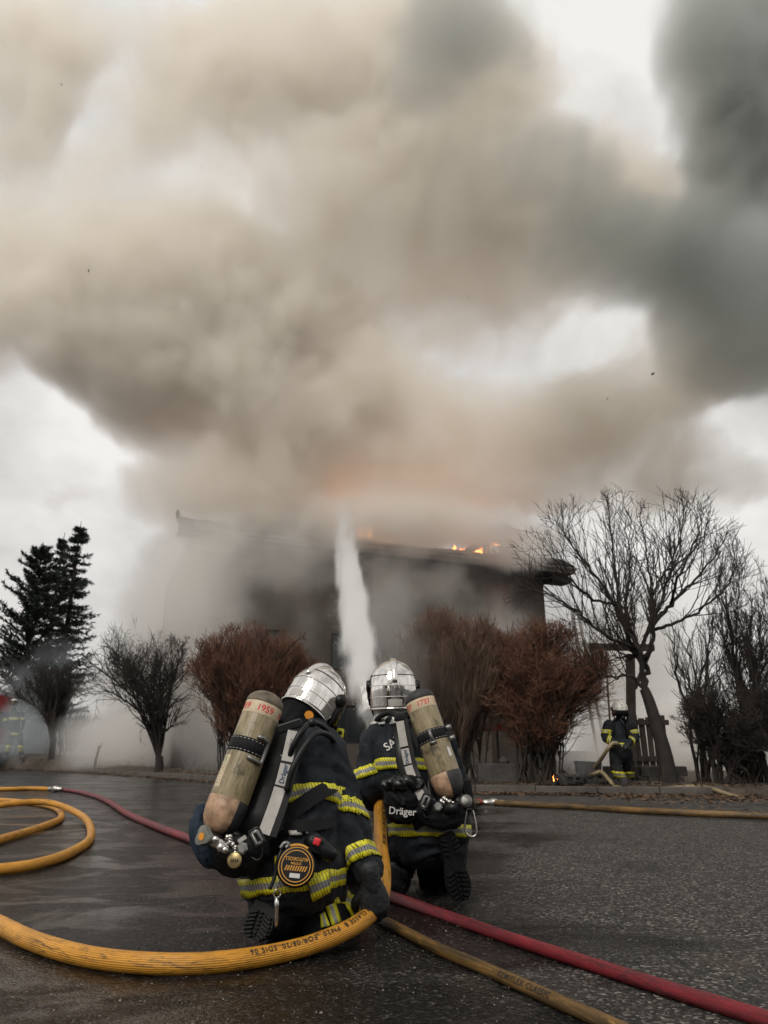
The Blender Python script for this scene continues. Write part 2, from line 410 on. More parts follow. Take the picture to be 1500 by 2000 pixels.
for k in range(26):
    u = rnd.uniform(1, HW-.5); d = rnd.uniform(-.2, 1.6); z = HZ+.40+d*.4; a = rnd.uniform(-.5, .5)
    mb = MB(); mb.box(hp(u, d, z), (rnd.uniform(.7, 2.0), .08, .05), HROT @ Matrix.Rotation(a, 3, 'Y') @ Matrix.Rotation(rnd.uniform(-.4, .4), 3, 'X')); mb.build('batten', M_soot, house, smooth=False)
mb = MB(); g = hp(-.45, 0, 0)
mb.add([hp(-.5, -.6, HZ+.2), hp(-.5, -.6, HZ+.5), hp(-.5, .9, HZ+1.25), hp(-.5, .9, HZ+.95), hp(-.42, -.6, HZ+.2), hp(-.42, -.6, HZ+.5), hp(-.42, .9, HZ+1.25), hp(-.42, .9, HZ+.95)], [(0, 1, 2, 3), (4, 7, 6, 5), (0, 4, 5, 1), (1, 5, 6, 2), (2, 6, 7, 3), (3, 7, 4, 0)])
mb.build('bargeboard', M_fascia, house, smooth=False)
# dormer at the right end of the roof
uD = HW-2.6
mb = MB(); hbox(mb, uD, uD+.12, 1.0, 2.6, HZ+.6, HZ+1.7); hbox(mb, uD+1.5, uD+1.62, 1.0, 2.6, HZ+.6, HZ+1.7); hbox(mb, uD+.12, uD+1.5, 1.3, 1.42, HZ+.6, HZ+1.0); dor = mb.build('dormer', M_fascia, house, smooth=False)
mb = MB(); a, b, c = (uD-.3, HZ+1.7), (uD+.8, HZ+2.15), (uD+1.95, HZ+1.7)
for (q0, q1) in ((a, b), (b, c)):
    mb.add([hp(q0[0], .7, q0[1]), hp(q1[0], .7, q1[1]), hp(q1[0], 2.8, q1[1]), hp(q0[0], 2.8, q0[1]), hp(q0[0], .7, q0[1]+.09), hp(q1[0], .7, q1[1]+.09), hp(q1[0], 2.8, q1[1]+.09), hp(q0[0], 2.8, q0[1]+.09)], [(0, 1, 2, 3), (4, 7, 6, 5), (0, 4, 5, 1), (1, 5, 6, 2), (2, 6, 7, 3), (3, 7, 4, 0)])
mb.build('dormer_roof', M_soot, dor, smooth=False)
mb = MB(); hbox(mb, HW+.05, HW+1.05, .3, 1.0, HZ-.22, HZ+.05); mb.build('eave_end', M_soot, house, smooth=False)
# leaning poles by the right wall
for k, (x0, y0, x1, y1) in enumerate(((1140, 1290, 1118, 1190), (1152, 1300, 1128, 1185))):
    pass
# ---- flames
def flame_mat():
    m = bpy.data.materials.new('flame'); m.use_nodes = True; T = NT(m.node_tree); nt = m.node_tree; nt.nodes.clear()
    o = nt.nodes.new('ShaderNodeOutputMaterial'); e = nt.nodes.new('ShaderNodeEmission'); co = nt.nodes.new('ShaderNodeTexCoord').outputs['Object']
    f = T.noise(co, 2.5, 4, .6); T.l(T.ramp(f, [(.35, (1, .16, .02)), (.6, (1, .42, .10)), (.72, (1, .75, .35))]), e.inputs['Color']); e.inputs['Strength'].default_value = 9.0
    nt.links.new(e.outputs[0], o.inputs['Surface']); return m
M_flame = flame_mat()
def fire(loc, h, wdt, label, seed, n=9, parent=None):
    rn = random.Random(seed); root = tag(empty('fire', loc), label, 'fire', None, 'thing')
    for k in range(n):
        mb = MB(); b = Vector(loc)+Vector((rn.gauss(0, wdt*.4), rn.gauss(0, wdt*.25), 0)); hh = h*rn.uniform(.35, 1.0); r = wdt*rn.uniform(.10, .2)
        pts = [b+Vector((rn.gauss(0, .12)*hh*t, rn.gauss(0, .1)*hh*t, hh*t)) for t in (0, .2, .45, .7, 1.0)]
        mb.tube(pts, [r*.7, r, r*.75, r*.4, r*.03], 7); mb.build('flame', M_flame, root)
    return root
fire(A(922, 1082, 28.2), .55, .75, 'orange flames on the roof below the leaning board', 1)
fire(A(966, 1066, 28.6), .16, .2, 'small flame left of the dormer', 2, 5)
fire(A(706, 1050, 27.2), .5, .5, 'dim flame on the roof just right of the water jet', 3, 7)
fire(A(438, 1046, 25.0), .25, .2, 'faint flame at the left end of the roof', 4, 4)
mb = MB(); p = A(922, 1072, 27.9); mb.box(p, (1.5, .06, .28), HROT @ Matrix.Rotation(-.55, 3, 'Y')); 
o = mb.build('fallen_board', M_soot, house, smooth=False)
def big_glow():     # the seat of the fire inside the attic
    pass
fire(hp(HW*.50, 4.6, HZ+.4), 1.6, 3.2, 'broad fire burning in the attic behind the roof edge, hidden by smoke', 6, 10)
# ------------------------------------------------------------------ trees and shrubs
M_bark = material('dark_bark', (0.026, 0.021, 0.018), 0.9, var=0.35, vscale=6, bump=0.6, bscale=30)
M_twig_red = material('red_brown_twig', (0.155, 0.070, 0.040), 0.8, var=0.5, vscale=2.5)
M_twig_brown = material('brown_twig', (0.15, 0.092, 0.064), 0.85, var=0.45, vscale=2.5)
M_twig_dark = material('dark_twig', (0.028, 0.021, 0.018), 0.9, var=0.4, vscale=2.5)
class Wood:
    def __init__(s, seed): s.v, s.f, s.mi = [], [], []; s.r = random.Random(seed)
    def limb(s, pts, r0, r1, n=3, mi=0):
        N = len(pts); b = len(s.v)
        fr = frames(pts)
        for i, p in enumerate(pts):
            r = r0+(r1-r0)*i/(N-1); _, a, c = fr[i]
            for k in range(n):
                th = 2*math.pi*k/n; s.v.append(p+a*(r*math.cos(th))+c*(r*math.sin(th)))
        for i in range(N-1):
            for k in range(n):
                k2 = (k+1) % n; s.f.append((b+i*n+k, b+i*n+k2, b+(i+1)*n+k2, b+(i+1)*n+k)); s.mi.append(mi)
    def grow(s, p, d, L, r, lev, inside, up=0.12, wig=0.16, kids=(3, 5), ang=0.55, rmin=0.0035, mi_of=lambda l: 0, tape=0.5, shrink=0.62):
        rn = s.r; n = max(2, int(3+lev)); pts = [p]; q = p.copy(); dd = d.normalized()
        st = L/n
        for i in range(n):
            dd = (dd+Vector((rn.gauss(0, wig), rn.gauss(0, wig), rn.gauss(0, wig)+up))).normalized()
            q = q+dd*st; pts.append(q)
            if not inside(q): break
        if len(pts) < 2: return
        s.limb(pts, r, max(rmin*0.6, r*tape), 6 if r > 0.035 else (4 if r > 0.012 else 3), mi_of(lev))
        if lev <= 0: return
        for _ in range(rn.randint(*kids)):
            t = rn.uniform(0.25, 1.0); i = min(len(pts)-2, int(t*(len(pts)-1))); b = pts[i].lerp(pts[i+1], t*(len(pts)-1)-i if t < 1 else 1)
            t0 = (pts[i+1]-pts[i]).normalized(); ax = t0.orthogonal().normalized(); ax = Matrix.Rotation(rn.uniform(0, 6.28), 3, t0) @ ax
            nd = Matrix.Rotation(abs(rn.gauss(ang, 0.2)), 3, ax) @ t0
            s.grow(b, nd, L*shrink*rn.uniform(0.7, 1.2), max(rmin, r*(1-(1-tape)*t)*0.62), lev-1, inside, up, wig, kids, ang, rmin, mi_of, tape, shrink)
    def build(s, name, mats, parent):
        me = bpy.data.meshes.new(name); me.from_pydata([tuple(v) for v in s.v], [], s.f)
        me.polygons.foreach_set('material_index', s.mi); me.update()
        return link(name, me, mats, parent)
def hull(c, r):
    rn = random.Random(int(abs(c.x*100)))
    def f(q):
        d = (q-c); k = Vector((d.x/r[0], d.y/r[1], d.z/r[2])); 
        return k.length < 1.0+0.16*mnoise.noise(q*1.3)+0.05*rn.random()
    return f
def shrub(name, label, base_px, crown, Y, stems, seed, twig, lev=3, r0=0.035, spread=0.5, kids=(3, 5), up=0.10, depth=None, L0=0.62, ang=0.5, group=None, rmin=0.0045, trunkfrac=0.0, wig=0.14):
    """crown: photo box x0, x1, y0, y1; several stems fan out of the base"""
    x0, x1, y0, y1 = crown
    c = A((x0+x1)/2, (y0+y1)/2, Y); sc_ = S(Y, c.z); rx, rz = (x1-x0)/2/sc_, (y1-y0)/2/sc_
    base = G(base_px[0], base_px[1], 0.12); base = A(base_px[0], base_px[1], Y); base.z = 0.10
    c = Vector((c.x, Y, c.z)); inside = hull(c, (rx, depth or rx*0.8, rz))
    ok = lambda q: inside(q) or q.z < c.z
    root = tag(empty(name, base), label, 'shrub', group)
    w = Wood(seed); rn = w.r; H = c.z+rz-base.z
    mi_of = lambda l: 1 if l <= 1 else 0
    st = Wood(seed+1); bw = (base_px[2]/sc_ if len(base_px) > 2 else 0.12)
    if trunkfrac:
        tp = base+Vector((0, 0, H*trunkfrac)); st.limb([base-Vector((0, 0, .12)), base.lerp(tp, .5)+Vector((.03, 0, 0)), tp], r0*2.2, r0*1.8, 8)
    for k in range(stems):
        a = 2*math.pi*(k+rn.random()*0.7)/stems; e = rn.uniform(0.25, 1.0)**0.6
        tgt = c+Vector((math.cos(a)*rx*e*0.95, math.sin(a)*(depth or rx*0.8)*e*0.9, rz*rn.uniform(-0.15, 0.75)))
        b = base+Vector((rn.uniform(-1, 1)*bw, rn.uniform(-.3, .3)*min(bw, .4), 0))
        if trunkfrac: b = base+Vector((rn.uniform(-.04, .04), rn.uniform(-.04, .04), H*trunkfrac*rn.uniform(.7, 1)))
        m = b.lerp(tgt, 0.45)+Vector(((b.x-tgt.x)*0.16, 0, 0.06*H)); m2 = b.lerp(tgt, 0.75)+Vector(((b.x-tgt.x)*0.08, 0, 0.05*H))
        pts = catmull([b, m, m2, tgt], 4)
        for q in pts[1:-1]: q += Vector((rn.gauss(0, .03), rn.gauss(0, .03), 0))
        rr = r0*rn.uniform(0.6, 1.15)
        st.limb(pts, rr, rr*0.3, 6)
        n = len(pts)
        for i in range(int(n*0.22), n):
            for _ in range(rn.randint(*kids)):
                t0 = (pts[min(i+1, n-1)]-pts[i-1]).normalized(); ax = Matrix.Rotation(rn.uniform(0, 6.28), 3, t0) @ t0.orthogonal().normalized()
                nd = Matrix.Rotation(abs(rn.gauss(ang, 0.25)), 3, ax) @ t0; nd = (nd+Vector((0, 0, 0.25))).normalized()
                w.grow(pts[i], nd, L0*rn.uniform(.6, 1.2)*(H/3.5), max(rmin, rr*(1-0.7*i/n)*0.55), lev-1, ok, up, wig, (2, 4), ang, rmin, mi_of)
    st.build('stem', [M_bark], root)
    t = w.build('twigs', [M_bark if twig is not M_twig_brown else M_twig_brown, twig], root); t['kind'] = 'stuff'
    return root
def ky(px, d=0.5):      # distance of the verge just behind the kerb at a photo column
    best = min(KL, key=lambda p: abs(750+p.x*S(p.y, 0)-px)); return best.y+d
shrub('bare_shrub', 'small misty grey shrub on one straight trunk at left, wrapped in blue smoke', (97, 1492), (34, 160, 1285, 1462), ky(97, 1.2), 11, 21, M_twig_dark, lev=3, r0=0.06, trunkfrac=0.26, kids=(2, 3))
shrub('bare_shrub', 'thin many stemmed shrub fading into smoke beside the small trunked shrub', (128, 1488, 10), (92, 176, 1345, 1480), ky(130, 2.6), 9, 22, M_twig_dark, lev=2, r0=0.028, kids=(2, 3))
shrub('bare_shrub', 'black bare shrub with gaps and a forked trunk before white smoke', (308, 1508, 4), (165, 362, 1208, 1462), ky(308, 0.7), 12, 23, M_twig_dark, lev=3, r0=0.060, trunkfrac=0.10, kids=(2, 3), L0=0.72, ang=0.7, wig=0.2)
shrub('bare_shrub', 'wide rounded shrub with rust red twig tips behind the left kneeling person', (462, 1512, 40), (356, 626, 1220, 1500), ky(480, 0.9), 44, 24, M_twig_red, lev=3, r0=0.030, kids=(3, 5), L0=0.62, ang=0.55, up=0.14, wig=0.17)
shrub('bare_shrub', 'misty brown shrub of fine upright twigs right of the water jet', (885, 1535, 60), (765, 1030, 1192, 1530), ky(885, 0.8), 60, 25, M_twig_brown, lev=3, r0=0.020, kids=(3, 5), L0=0.80, ang=0.36, up=0.16, wig=0.11, rmin=.0035)
shrub('bare_shrub', 'dense dark shrub with red twig tips left of the walking person', (1050, 1535, 44), (955, 1190, 1208, 1525), ky(1050, 0.8), 48, 26, M_twig_red, lev=3, r0=0.022, kids=(3, 5), L0=0.66, ang=0.55, up=0.08, wig=0.18, rmin=.0038)
shrub('bare_shrub', 'dense black tangled shrub at the right edge below the tall twigs', (1440, 1560, 40), (1318, 1580, 1320, 1570), ky(1440, 0.7), 34, 27, M_twig_dark, lev=3, r0=0.026, kids=(2, 4), L0=0.6, ang=0.6, up=0.05)
shrub('bare_shrub', 'tall sparse shrub with long bare twigs reaching up at the right edge', (1490, 1540, 30), (1400, 1600, 1080, 1500), ky(1490, 1.3), 20, 28, M_twig_dark, lev=3, r0=0.03, kids=(1, 3), L0=0.5, ang=0.42, up=0.16)
shrub('bare_shrub', 'thin young shrub of straight stems right of the leaning trunk', (1372, 1530, 16), (1300, 1452, 1160, 1500), ky(1372, 1.6), 8, 29, M_twig_dark, lev=2, r0=0.03, kids=(1, 3), L0=0.55, ang=0.45, up=0.12)
shrub('bare_shrub', 'shadowy shrub at the left edge behind the yellow striped person', (10, 1490, 20), (-60, 48, 1330, 1470), ky(10, 5), 10, 30, M_twig_dark, lev=2, r0=0.03, kids=(2, 4))
def bare_tree():
    Y = ky(1310, 0.9); base = A(1312, 1535, Y); base.z = 0.08
    root = tag(empty('bare_tree', base), 'large bare spreading tree with a leaning trunk beside the walking person', 'tree')
    P = lambda x, y, d=0: A(x, y, Y+d)
    tk = Wood(51); rn = tk.r; limbs = []
    trunk = catmull([base-Vector((0, 0, .2)), P(1300, 1480), P(1283, 1420), P(1268, 1370), P(1258, 1345)], 4)
    tk.limb(trunk, 0.145, 0.085, 10)
    fork = trunk[-1]
    main = [([fork, P(1225, 1320, -.1), P(1190, 1325, -.2), P(1160, 1318, -.3)], .045),
            ([fork, P(1256, 1300, .1), P(1240, 1285, .15), P(1215, 1285, .1), P(1195, 1280, 0)], .05),
            ([fork, P(1262, 1310, .1), P(1250, 1290, .1), P(1230, 1265, 0), P(1180, 1240, -.3), P(1130, 1195, -.5), P(1080, 1165, -.7), P(1030, 1150, -.8)], .075),
            ([P(1230, 1265), P(1222, 1230, .1), P(1200, 1180, .2), P(1160, 1120, .2), P(1120, 1070, .3), P(1085, 1020, .3)], .055),
            ([fork, P(1255, 1300, -.1), P(1248, 1265, -.2), P(1222, 1225, -.1), P(1205, 1140, 0), P(1195, 1060, .1), P(1188, 975, .2)], .07),
            ([P(1250, 1275), P(1262, 1250, .3), P(1270, 1220, .4), P(1275, 1160, .5), P(1262, 1080, .6), P(1250, 1000, .7)], .06),
            ([P(1258, 1290), P(1270, 1270, -.2), P(1278, 1215, -.3), P(1300, 1150, -.4), P(1318, 1080, -.3), P(1335, 1015, -.2)], .065),
            ([P(1278, 1215), P(1310, 1180, .2), P(1350, 1140, .4), P(1390, 1095, .5), P(1425, 1035, .6)], .055),
            ([P(1278, 1230), P(1320, 1215, -.3), P(1370, 1190, -.5), P(1415, 1150, -.7), P(1440, 1105, -.8)], .045),
            ([P(1200, 1180), P(1150, 1165, -.4), P(1105, 1120, -.7), P(1065, 1070, -.8)], .04),
            ([P(1222, 1230), P(1225, 1170, .5), P(1230, 1100, .8), P(1225, 1020, 1.0)], .05),
            ([P(1275, 1160), P(1300, 1120, .7), P(1360, 1070, .9), P(1385, 1020, 1.0)], .04),
            ([P(1310, 1180), P(1330, 1120, -.6), P(1360, 1050, -.8), P(1372, 1000, -.8)], .04)]
    c = A(1232, 1160, Y); s_ = S(Y, c.z); inside = hull(c, (226/s_, 2.2, 196/s_))
    tw = Wood(52)
    for pts, r in main:
        pts = catmull(pts, 5)
        for q in pts[2:]: q += Vector((rn.gauss(0, .02), rn.gauss(0, .02), rn.gauss(0, .02)))
        r *= .78; tk.limb(pts, r, 0.009, 7)
        n = len(pts)
        for i in range(int(n*.3), n):
            for _ in range(rn.randint(1, 2)):
                t0 = (pts[min(i+1, n-1)]-pts[i-1]).normalized(); ax = Matrix.Rotation(rn.uniform(0, 6.28), 3, t0) @ t0.orthogonal().normalized()
                nd = Matrix.Rotation(abs(rn.gauss(.6, 0.2)), 3, ax) @ t0
                tw.grow(pts[i], (nd+Vector((0, 0, .35))).normalized(), rn.uniform(.6, 1.35), max(.006, r*(1-.8*i/n)*.5), 2, inside, 0.12, 0.15, (2, 3), .55, 0.0048, lambda l: 0)
    tk.build('trunk', [M_bark], root)
    t = tw.build('crown', [M_twig_dark], root); t['kind'] = 'stuff'
bare_tree()
# evergreens at the left
M_needle = material('needles', (0.030, 0.048, 0.036), 0.7, var=0.5, vscale=3)
M_needle2 = material('pine_needles', (0.024, 0.036, 0.027), 0.7, var=0.5, vscale=3)
def conifer(label, px, py_top, py_bot, Y, rpx, seed, pine=False, crown_base=None):
    rn = random.Random(seed); top = A(px, py_top, Y); base = Vector((A(px, py_bot, Y).x, Y, 0.0)); H = top.z; s_ = S(Y, H*.5); R0 = rpx/s_
    root = tag(empty('pine_tree' if pine else 'spruce_tree', base), label, 'tree')
    tk = Wood(seed); tk.limb([base-Vector((0, 0, .2)), base+Vector((.05, 0, H*.3)), base+Vector((0, 0, H*.7)), base+Vector((0, 0, H))], H*.022, 0.012, 8)
    mb = MB(); z = H*0.10
    while z < H*0.985:
        f = z/H; rr = R0*((1-f)**0.85)*(1.0 if not pine else 1.0)+0.10
        if pine: rr = R0*min(1.0, 1.25*(1-f)**0.6+0.05)
        for k in range(rn.randint(5, 7)):
            a = rn.uniform(0, 6.28); L = rr*rn.uniform(.55, 1.12); droop = -0.30 if not pine else 0.22
            p0 = base+Vector((0, 0, z+rn.uniform(-.1, .1))); n = 7; pts = [p0]
            for i in range(1, n+1):
                t = i/n; lift = droop*L*t+0.30*L*t*t
                pts.append(p0+Vector((math.cos(a)*L*t, math.sin(a)*L*t, lift))+Vector((rn.gauss(0, .02), rn.gauss(0, .02), rn.gauss(0, .03)))*L)
            tk.limb(pts, 0.02+0.012*L, 0.006, 3)
            side = Vector((-math.sin(a), math.cos(a), 0))
            for i in range(1, len(pts)):
                w = L*0.30*(1.15-i/n)+0.10
                for sd in (-1, 1):
                    for _ in range(3):
                        b = pts[i-1].lerp(pts[i], rn.random()); d = (side*sd*rn.uniform(.5, 1)+(pts[i]-pts[i-1]).normalized()*rn.uniform(.5, 1.1)+Vector((0, 0, rn.uniform(-.45, .15) if not pine else rn.uniform(-.1, .6)))).normalized()
                        l_ = w*rn.uniform(.6, 1.2); u = d.cross(Vector((0, 0, 1))).normalized()*(0.030 if not pine else 0.045)
                        e = b+d*l_
                        mb.add([b-u, b+u, e], [(0, 1, 2)])
                        for q in range(3):      # needle sprigs along the twig
                            bb = b+d*l_*rn.uniform(.15, .9); dd = (d+Vector((rn.gauss(0, .8), rn.gauss(0, .8), rn.gauss(0, .6)))).normalized()
                            uu = dd.orthogonal().normalized()*0.022; ee = bb+dd*rn.uniform(.10, .22)
                            mb.add([bb-uu, bb+uu, ee], [(0, 1, 2)])
        z += H*rn.uniform(.024, .036)
    tk.build('trunk', [M_bark], root)
    c = mb.build('crown', M_needle2 if pine else M_needle, root, smooth=False); c['kind'] = 'stuff'
    return root
YC = 34
conifer('tall pointed spruce with a thin top at left above the smoke', 100, 1018, 1440, YC, 108, 61)
conifer('dark bushy pine at the left edge in front of the pointed spruce', 26, 1068, 1440, YC-2, 95, 62, pine=True)
conifer('second slender spruce tip showing between the pine and the pointed spruce', 68, 1040, 1440, YC+1.5, 55, 63)
# weeds and a broken stake along the kerb
M_weed = material('dry_weed', (0.075, 0.055, 0.040), 0.85, var=0.4)
w = Wood(71)
for _ in range(420):
    i = w.r.randrange(len(KL)-1); p = KL[i].lerp(KL[i+1], w.r.random()); b = p+Vector((w.r.uniform(-.2, .2), w.r.uniform(0.08, 0.6), 0.08))
    w.grow(b, Vector((w.r.gauss(0, .5), w.r.gauss(0, .3), 1)), w.r.uniform(.12, .5), .004, 1, lambda q: True, .05, .2, (0, 2), .6, .003)
tag(w.build('dry_weeds', [M_weed], None), kind='stuff')
w = Wood(72); b = A(184, 1507, ky(184, .35)); b.z = .05
w.limb([b, b+Vector((.01, 0, .35)), b+Vector((.05, 0, .62)), b+Vector((.04, 0, .78))], .05, .038, 8); w.limb([b+Vector((.05, 0, .6)), b+Vector((.10, 0, .75)), b+Vector((.13, 0, .9))], .04, .015, 6)
o = w.build('broken_stake', [M_bark], None); tag(o, 'dark broken wooden stake standing at the kerb before white smoke', 'stake')
# ------------------------------------------------------------------ figures
def cloth_mat(name, base, dust=0.5):
    m = bpy.data.materials.new(name); m.use_nodes = True; T = NT(m.node_tree); b = m.node_tree.nodes['Principled BSDF']
    co = m.node_tree.nodes.new('ShaderNodeTexCoord').outputs['Object']
    c = T.mix(T.maprange(T.noise(co, 9, 5, .65), .35, .7), base, tuple(x*2.1 for x in base))
    sp = T.maprange(T.noise(co, 150, 2, .5), .66, .74, 0, dust, True); msk = T.maprange(T.noise(co, 5, 4, .6), .48, .66, 0, 1, True)
    c = T.mix(T.math('MULTIPLY', sp, msk), c, (.30, .30, .29))
    T.l(c, b.inputs['Base Color']); b.inputs['Roughness'].default_value = .72; b.inputs['Specular IOR Level'].default_value = .22
    b.inputs['Sheen Weight'].default_value = .015; b.inputs['Sheen Roughness'].default_value = .5
    bn = m.node_tree.nodes.new('ShaderNodeBump'); bn.inputs['Strength'].default_value = .55; bn.inputs['Distance'].default_value = .006
    h = T.math('ADD', T.math('MULTIPLY', T.noise(co, 420, 1, .5), .25), T.math('ADD', T.noise(co, 26, 5, .6, .6), T.math('MULTIPLY', T.noise(co, 9, 3, .5, 1.2), 3.0))); T.l(h, bn.inputs['Height']); T.l(bn.outputs[0], b.inputs['Normal'])
    return m
M_jacket = cloth_mat('dark_navy_fire_cloth', (.0085, .0105, .0140), .55)
M_trouser = cloth_mat('black_trouser_cloth', (.0070, .0080, .0095), .25)
M_glove = material('black_glove_leather', (.008, .009, .011), .6, var=.4, vscale=30, bump=.4, bscale=60)
M_boot = material('black_boot_leather', (.006, .006, .007), .5, var=.4, vscale=20, bump=.3, bscale=40, rvar=.12)
M_sole = material('black_rubber', (.0055, .006, .0065), .6, spec=.3, var=.4, vscale=40, bump=.3, bscale=80)
M_black = material('black_nylon', (.005, .0055, .0065), .62, spec=.22, var=.3, vscale=40, bump=.35, bscale=160)
M_plastic = material('black_plastic', (.006, .0062, .007), .42, spec=.35, rvar=.1)
M_steel = material('bright_steel', (.55, .53, .50), .25, metal=1.0, rvar=.1, vscale=30)
M_grey = material('grey_metal', (.20, .20, .19), .38, metal=.7, rvar=.12, vscale=30)
M_skin = material('skin', (.46, .30, .23), .5)
M_hood = material('black_nape_cloth', (.006, .0065, .0075), .85, spec=.2, bump=.4, bscale=40)
M_silvercloth = material('silver_nape_cloth', (.52, .51, .48), .38, metal=.55, var=.2, bump=.5, bscale=30)
M_strip = material('pale_grey_strip', (.42, .40, .37), .5, var=.18, vscale=18, bump=.1, bscale=60)
M_red = material('red_plastic', (.70, .035, .045), .4)
M_fluo = material('fluorescent_yellow', (.75, .72, .03), .5)
M_white = material('white_print', (.62, .60, .57), .7)
M_orange = material('orange_print', (.62, .30, .04), .6)
M_ink = material('black_ink', (.012, .011, .010), .7)
M_redink = material('red_print', (.62, .03, .03), .6)
M_blueink = material('dark_blue_print', (.03, .06, .12), .6)
M_amber = material('orange_sticker', (.72, .27, .02), .5, var=.15, vscale=20)
def band_mat():
    m = bpy.data.materials.new('reflective_band'); m.use_nodes = True; T = NT(m.node_tree); b = m.node_tree.nodes['Principled BSDF']
    uv = m.node_tree.nodes.new('ShaderNodeUVMap').outputs[0]; s = m.node_tree.nodes.new('ShaderNodeSeparateXYZ'); T.l(uv, s.inputs[0])
    u, v = s.outputs[0], s.outputs[1]
    mid = T.math('MULTIPLY', T.math('GREATER_THAN', v, .34), T.math('LESS_THAN', v, .66))
    co = m.node_tree.nodes.new('ShaderNodeTexCoord').outputs['Object']
    dirt = T.maprange(T.noise(co, 14, 5, .65), .35, .75, 0, .45)
    c = T.mix(mid, (.78, .72, .018), (.27, .265, .26))
    ln = T.math('FRACT', T.math('DIVIDE', T.math('ADD', u, T.math('MULTIPLY', v, .016)), .0125)); line = T.math('LESS_THAN', ln, .20)
    c = T.mix(T.math('MULTIPLY', line, .92), c, (.022, .022, .014)); c = T.mix(dirt, c, (.045, .042, .03))
    T.l(c, b.inputs['Base Color']); b.inputs['Roughness'].default_value = .45
    return m
M_band = band_mat()
def band_plain():
    m = bpy.data.materials.new('plain_reflective_band'); m.use_nodes = True; T = NT(m.node_tree); b = m.node_tree.nodes['Principled BSDF']
    uv = m.node_tree.nodes.new('ShaderNodeUVMap').outputs[0]; s = m.node_tree.nodes.new('ShaderNodeSeparateXYZ'); T.l(uv, s.inputs[0])
    mid = T.math('MULTIPLY', T.math('GREATER_THAN', s.outputs[1], .34), T.math('LESS_THAN', s.outputs[1], .66))
    T.l(T.mix(mid, (.62, .60, .02), (.30, .30, .30)), b.inputs['Base Color']); return m
M_band2 = band_plain()

def chain(pts, rs, up=None, sub=4):
    """rounded tapered tube through joints; rs are radii or (side, depth) pairs"""
    R_ = [tuple(r) if hasattr(r, '__len__') else (r, r) for r in rs]
    P = catmull(pts, sub); Q = catmull([Vector((a, b, 0)) for a, b in R_], sub)
    t0 = (P[0]-P[1]).normalized(); t1 = (P[-1]-P[-2]).normalized(); a0, a1 = Q[0], Q[-1]
    pre = [(P[0]+t0*a0[1]*k, a0*f) for k, f in ((.85, .35), (.62, .70), (.32, .92))]; post = [(P[-1]+t1*a1[1]*k, a1*f) for k, f in ((.32, .92), (.62, .70), (.85, .35))]
    allp = pre+list(zip(P, Q))+post
    return [p for p, _ in allp], [(q[0], q[1]) for _, q in allp], up
def union_mesh(name, chains, voxel, smooth=6, folds=0.0, fscale=7.0, seed=0, extra=None):
    mb = MB()
    for P, R_, up in chains: mb.tube(P, R_, 16, up=up)
    if extra: extra(mb)
    me = mb.mesh('tmp'); ob = bpy.data.objects.new('tmp', me); COL.objects.link(ob)
    md = ob.modifiers.new('r', 'REMESH'); md.mode = 'VOXEL'; md.voxel_size = voxel
    dg = bpy.context.evaluated_depsgraph_get(); out = bpy.data.meshes.new_from_object(ob.evaluated_get(dg)); out.name = name
    bpy.data.objects.remove(ob); bpy.data.meshes.remove(me)
    n = len(out.vertices); co = np.empty(n*3, np.float32); out.vertices.foreach_get('co', co); co = co.reshape(-1, 3).astype(float)
    ed = np.empty(len(out.edges)*2, np.int32); out.edges.foreach_get('vertices', ed); ed = ed.reshape(-1, 2)
    deg = np.bincount(ed.ravel(), minlength=n)[:, None].clip(1)
    for _ in range(smooth):
        acc = np.zeros_like(co); np.add.at(acc, ed[:, 0], co[ed[:, 1]]); np.add.at(acc, ed[:, 1], co[ed[:, 0]]); co = co*.45+.55*acc/deg
    out.vertices.foreach_set('co', co.ravel()); out.update()
    if folds:
        no = np.empty(n*3, np.float32); out.vertices.foreach_get('normal', no); no = no.reshape(-1, 3); d = np.empty(n)
        for i in range(n):
            x, y, z = co[i]
            w1 = mnoise.noise(Vector((x*3+seed, y*3, z*3)))*.35
            a = mnoise.noise(Vector(((x+w1*.3)*fscale, (y)*fscale, (z+w1)*fscale*1.5+seed)))
            b_ = mnoise.noise(Vector(((x-w1)*fscale*2.3+9, y*fscale*2.1, (z+x*.7+w1)*fscale*2.6+seed)))
            d[i] = folds*((1-2.4*abs(a))*.85+(1-2.4*abs(b_))*.55-.45)
        co = co+no*d[:, None]; out.vertices.foreach_set('co', co.ravel()); out.update()
    return out
def bvh_of(me): return BVHTree.FromPolygons([v.co.copy() for v in me.vertices], [tuple(p.vertices) for p in me.polygons])
class Fig: pass
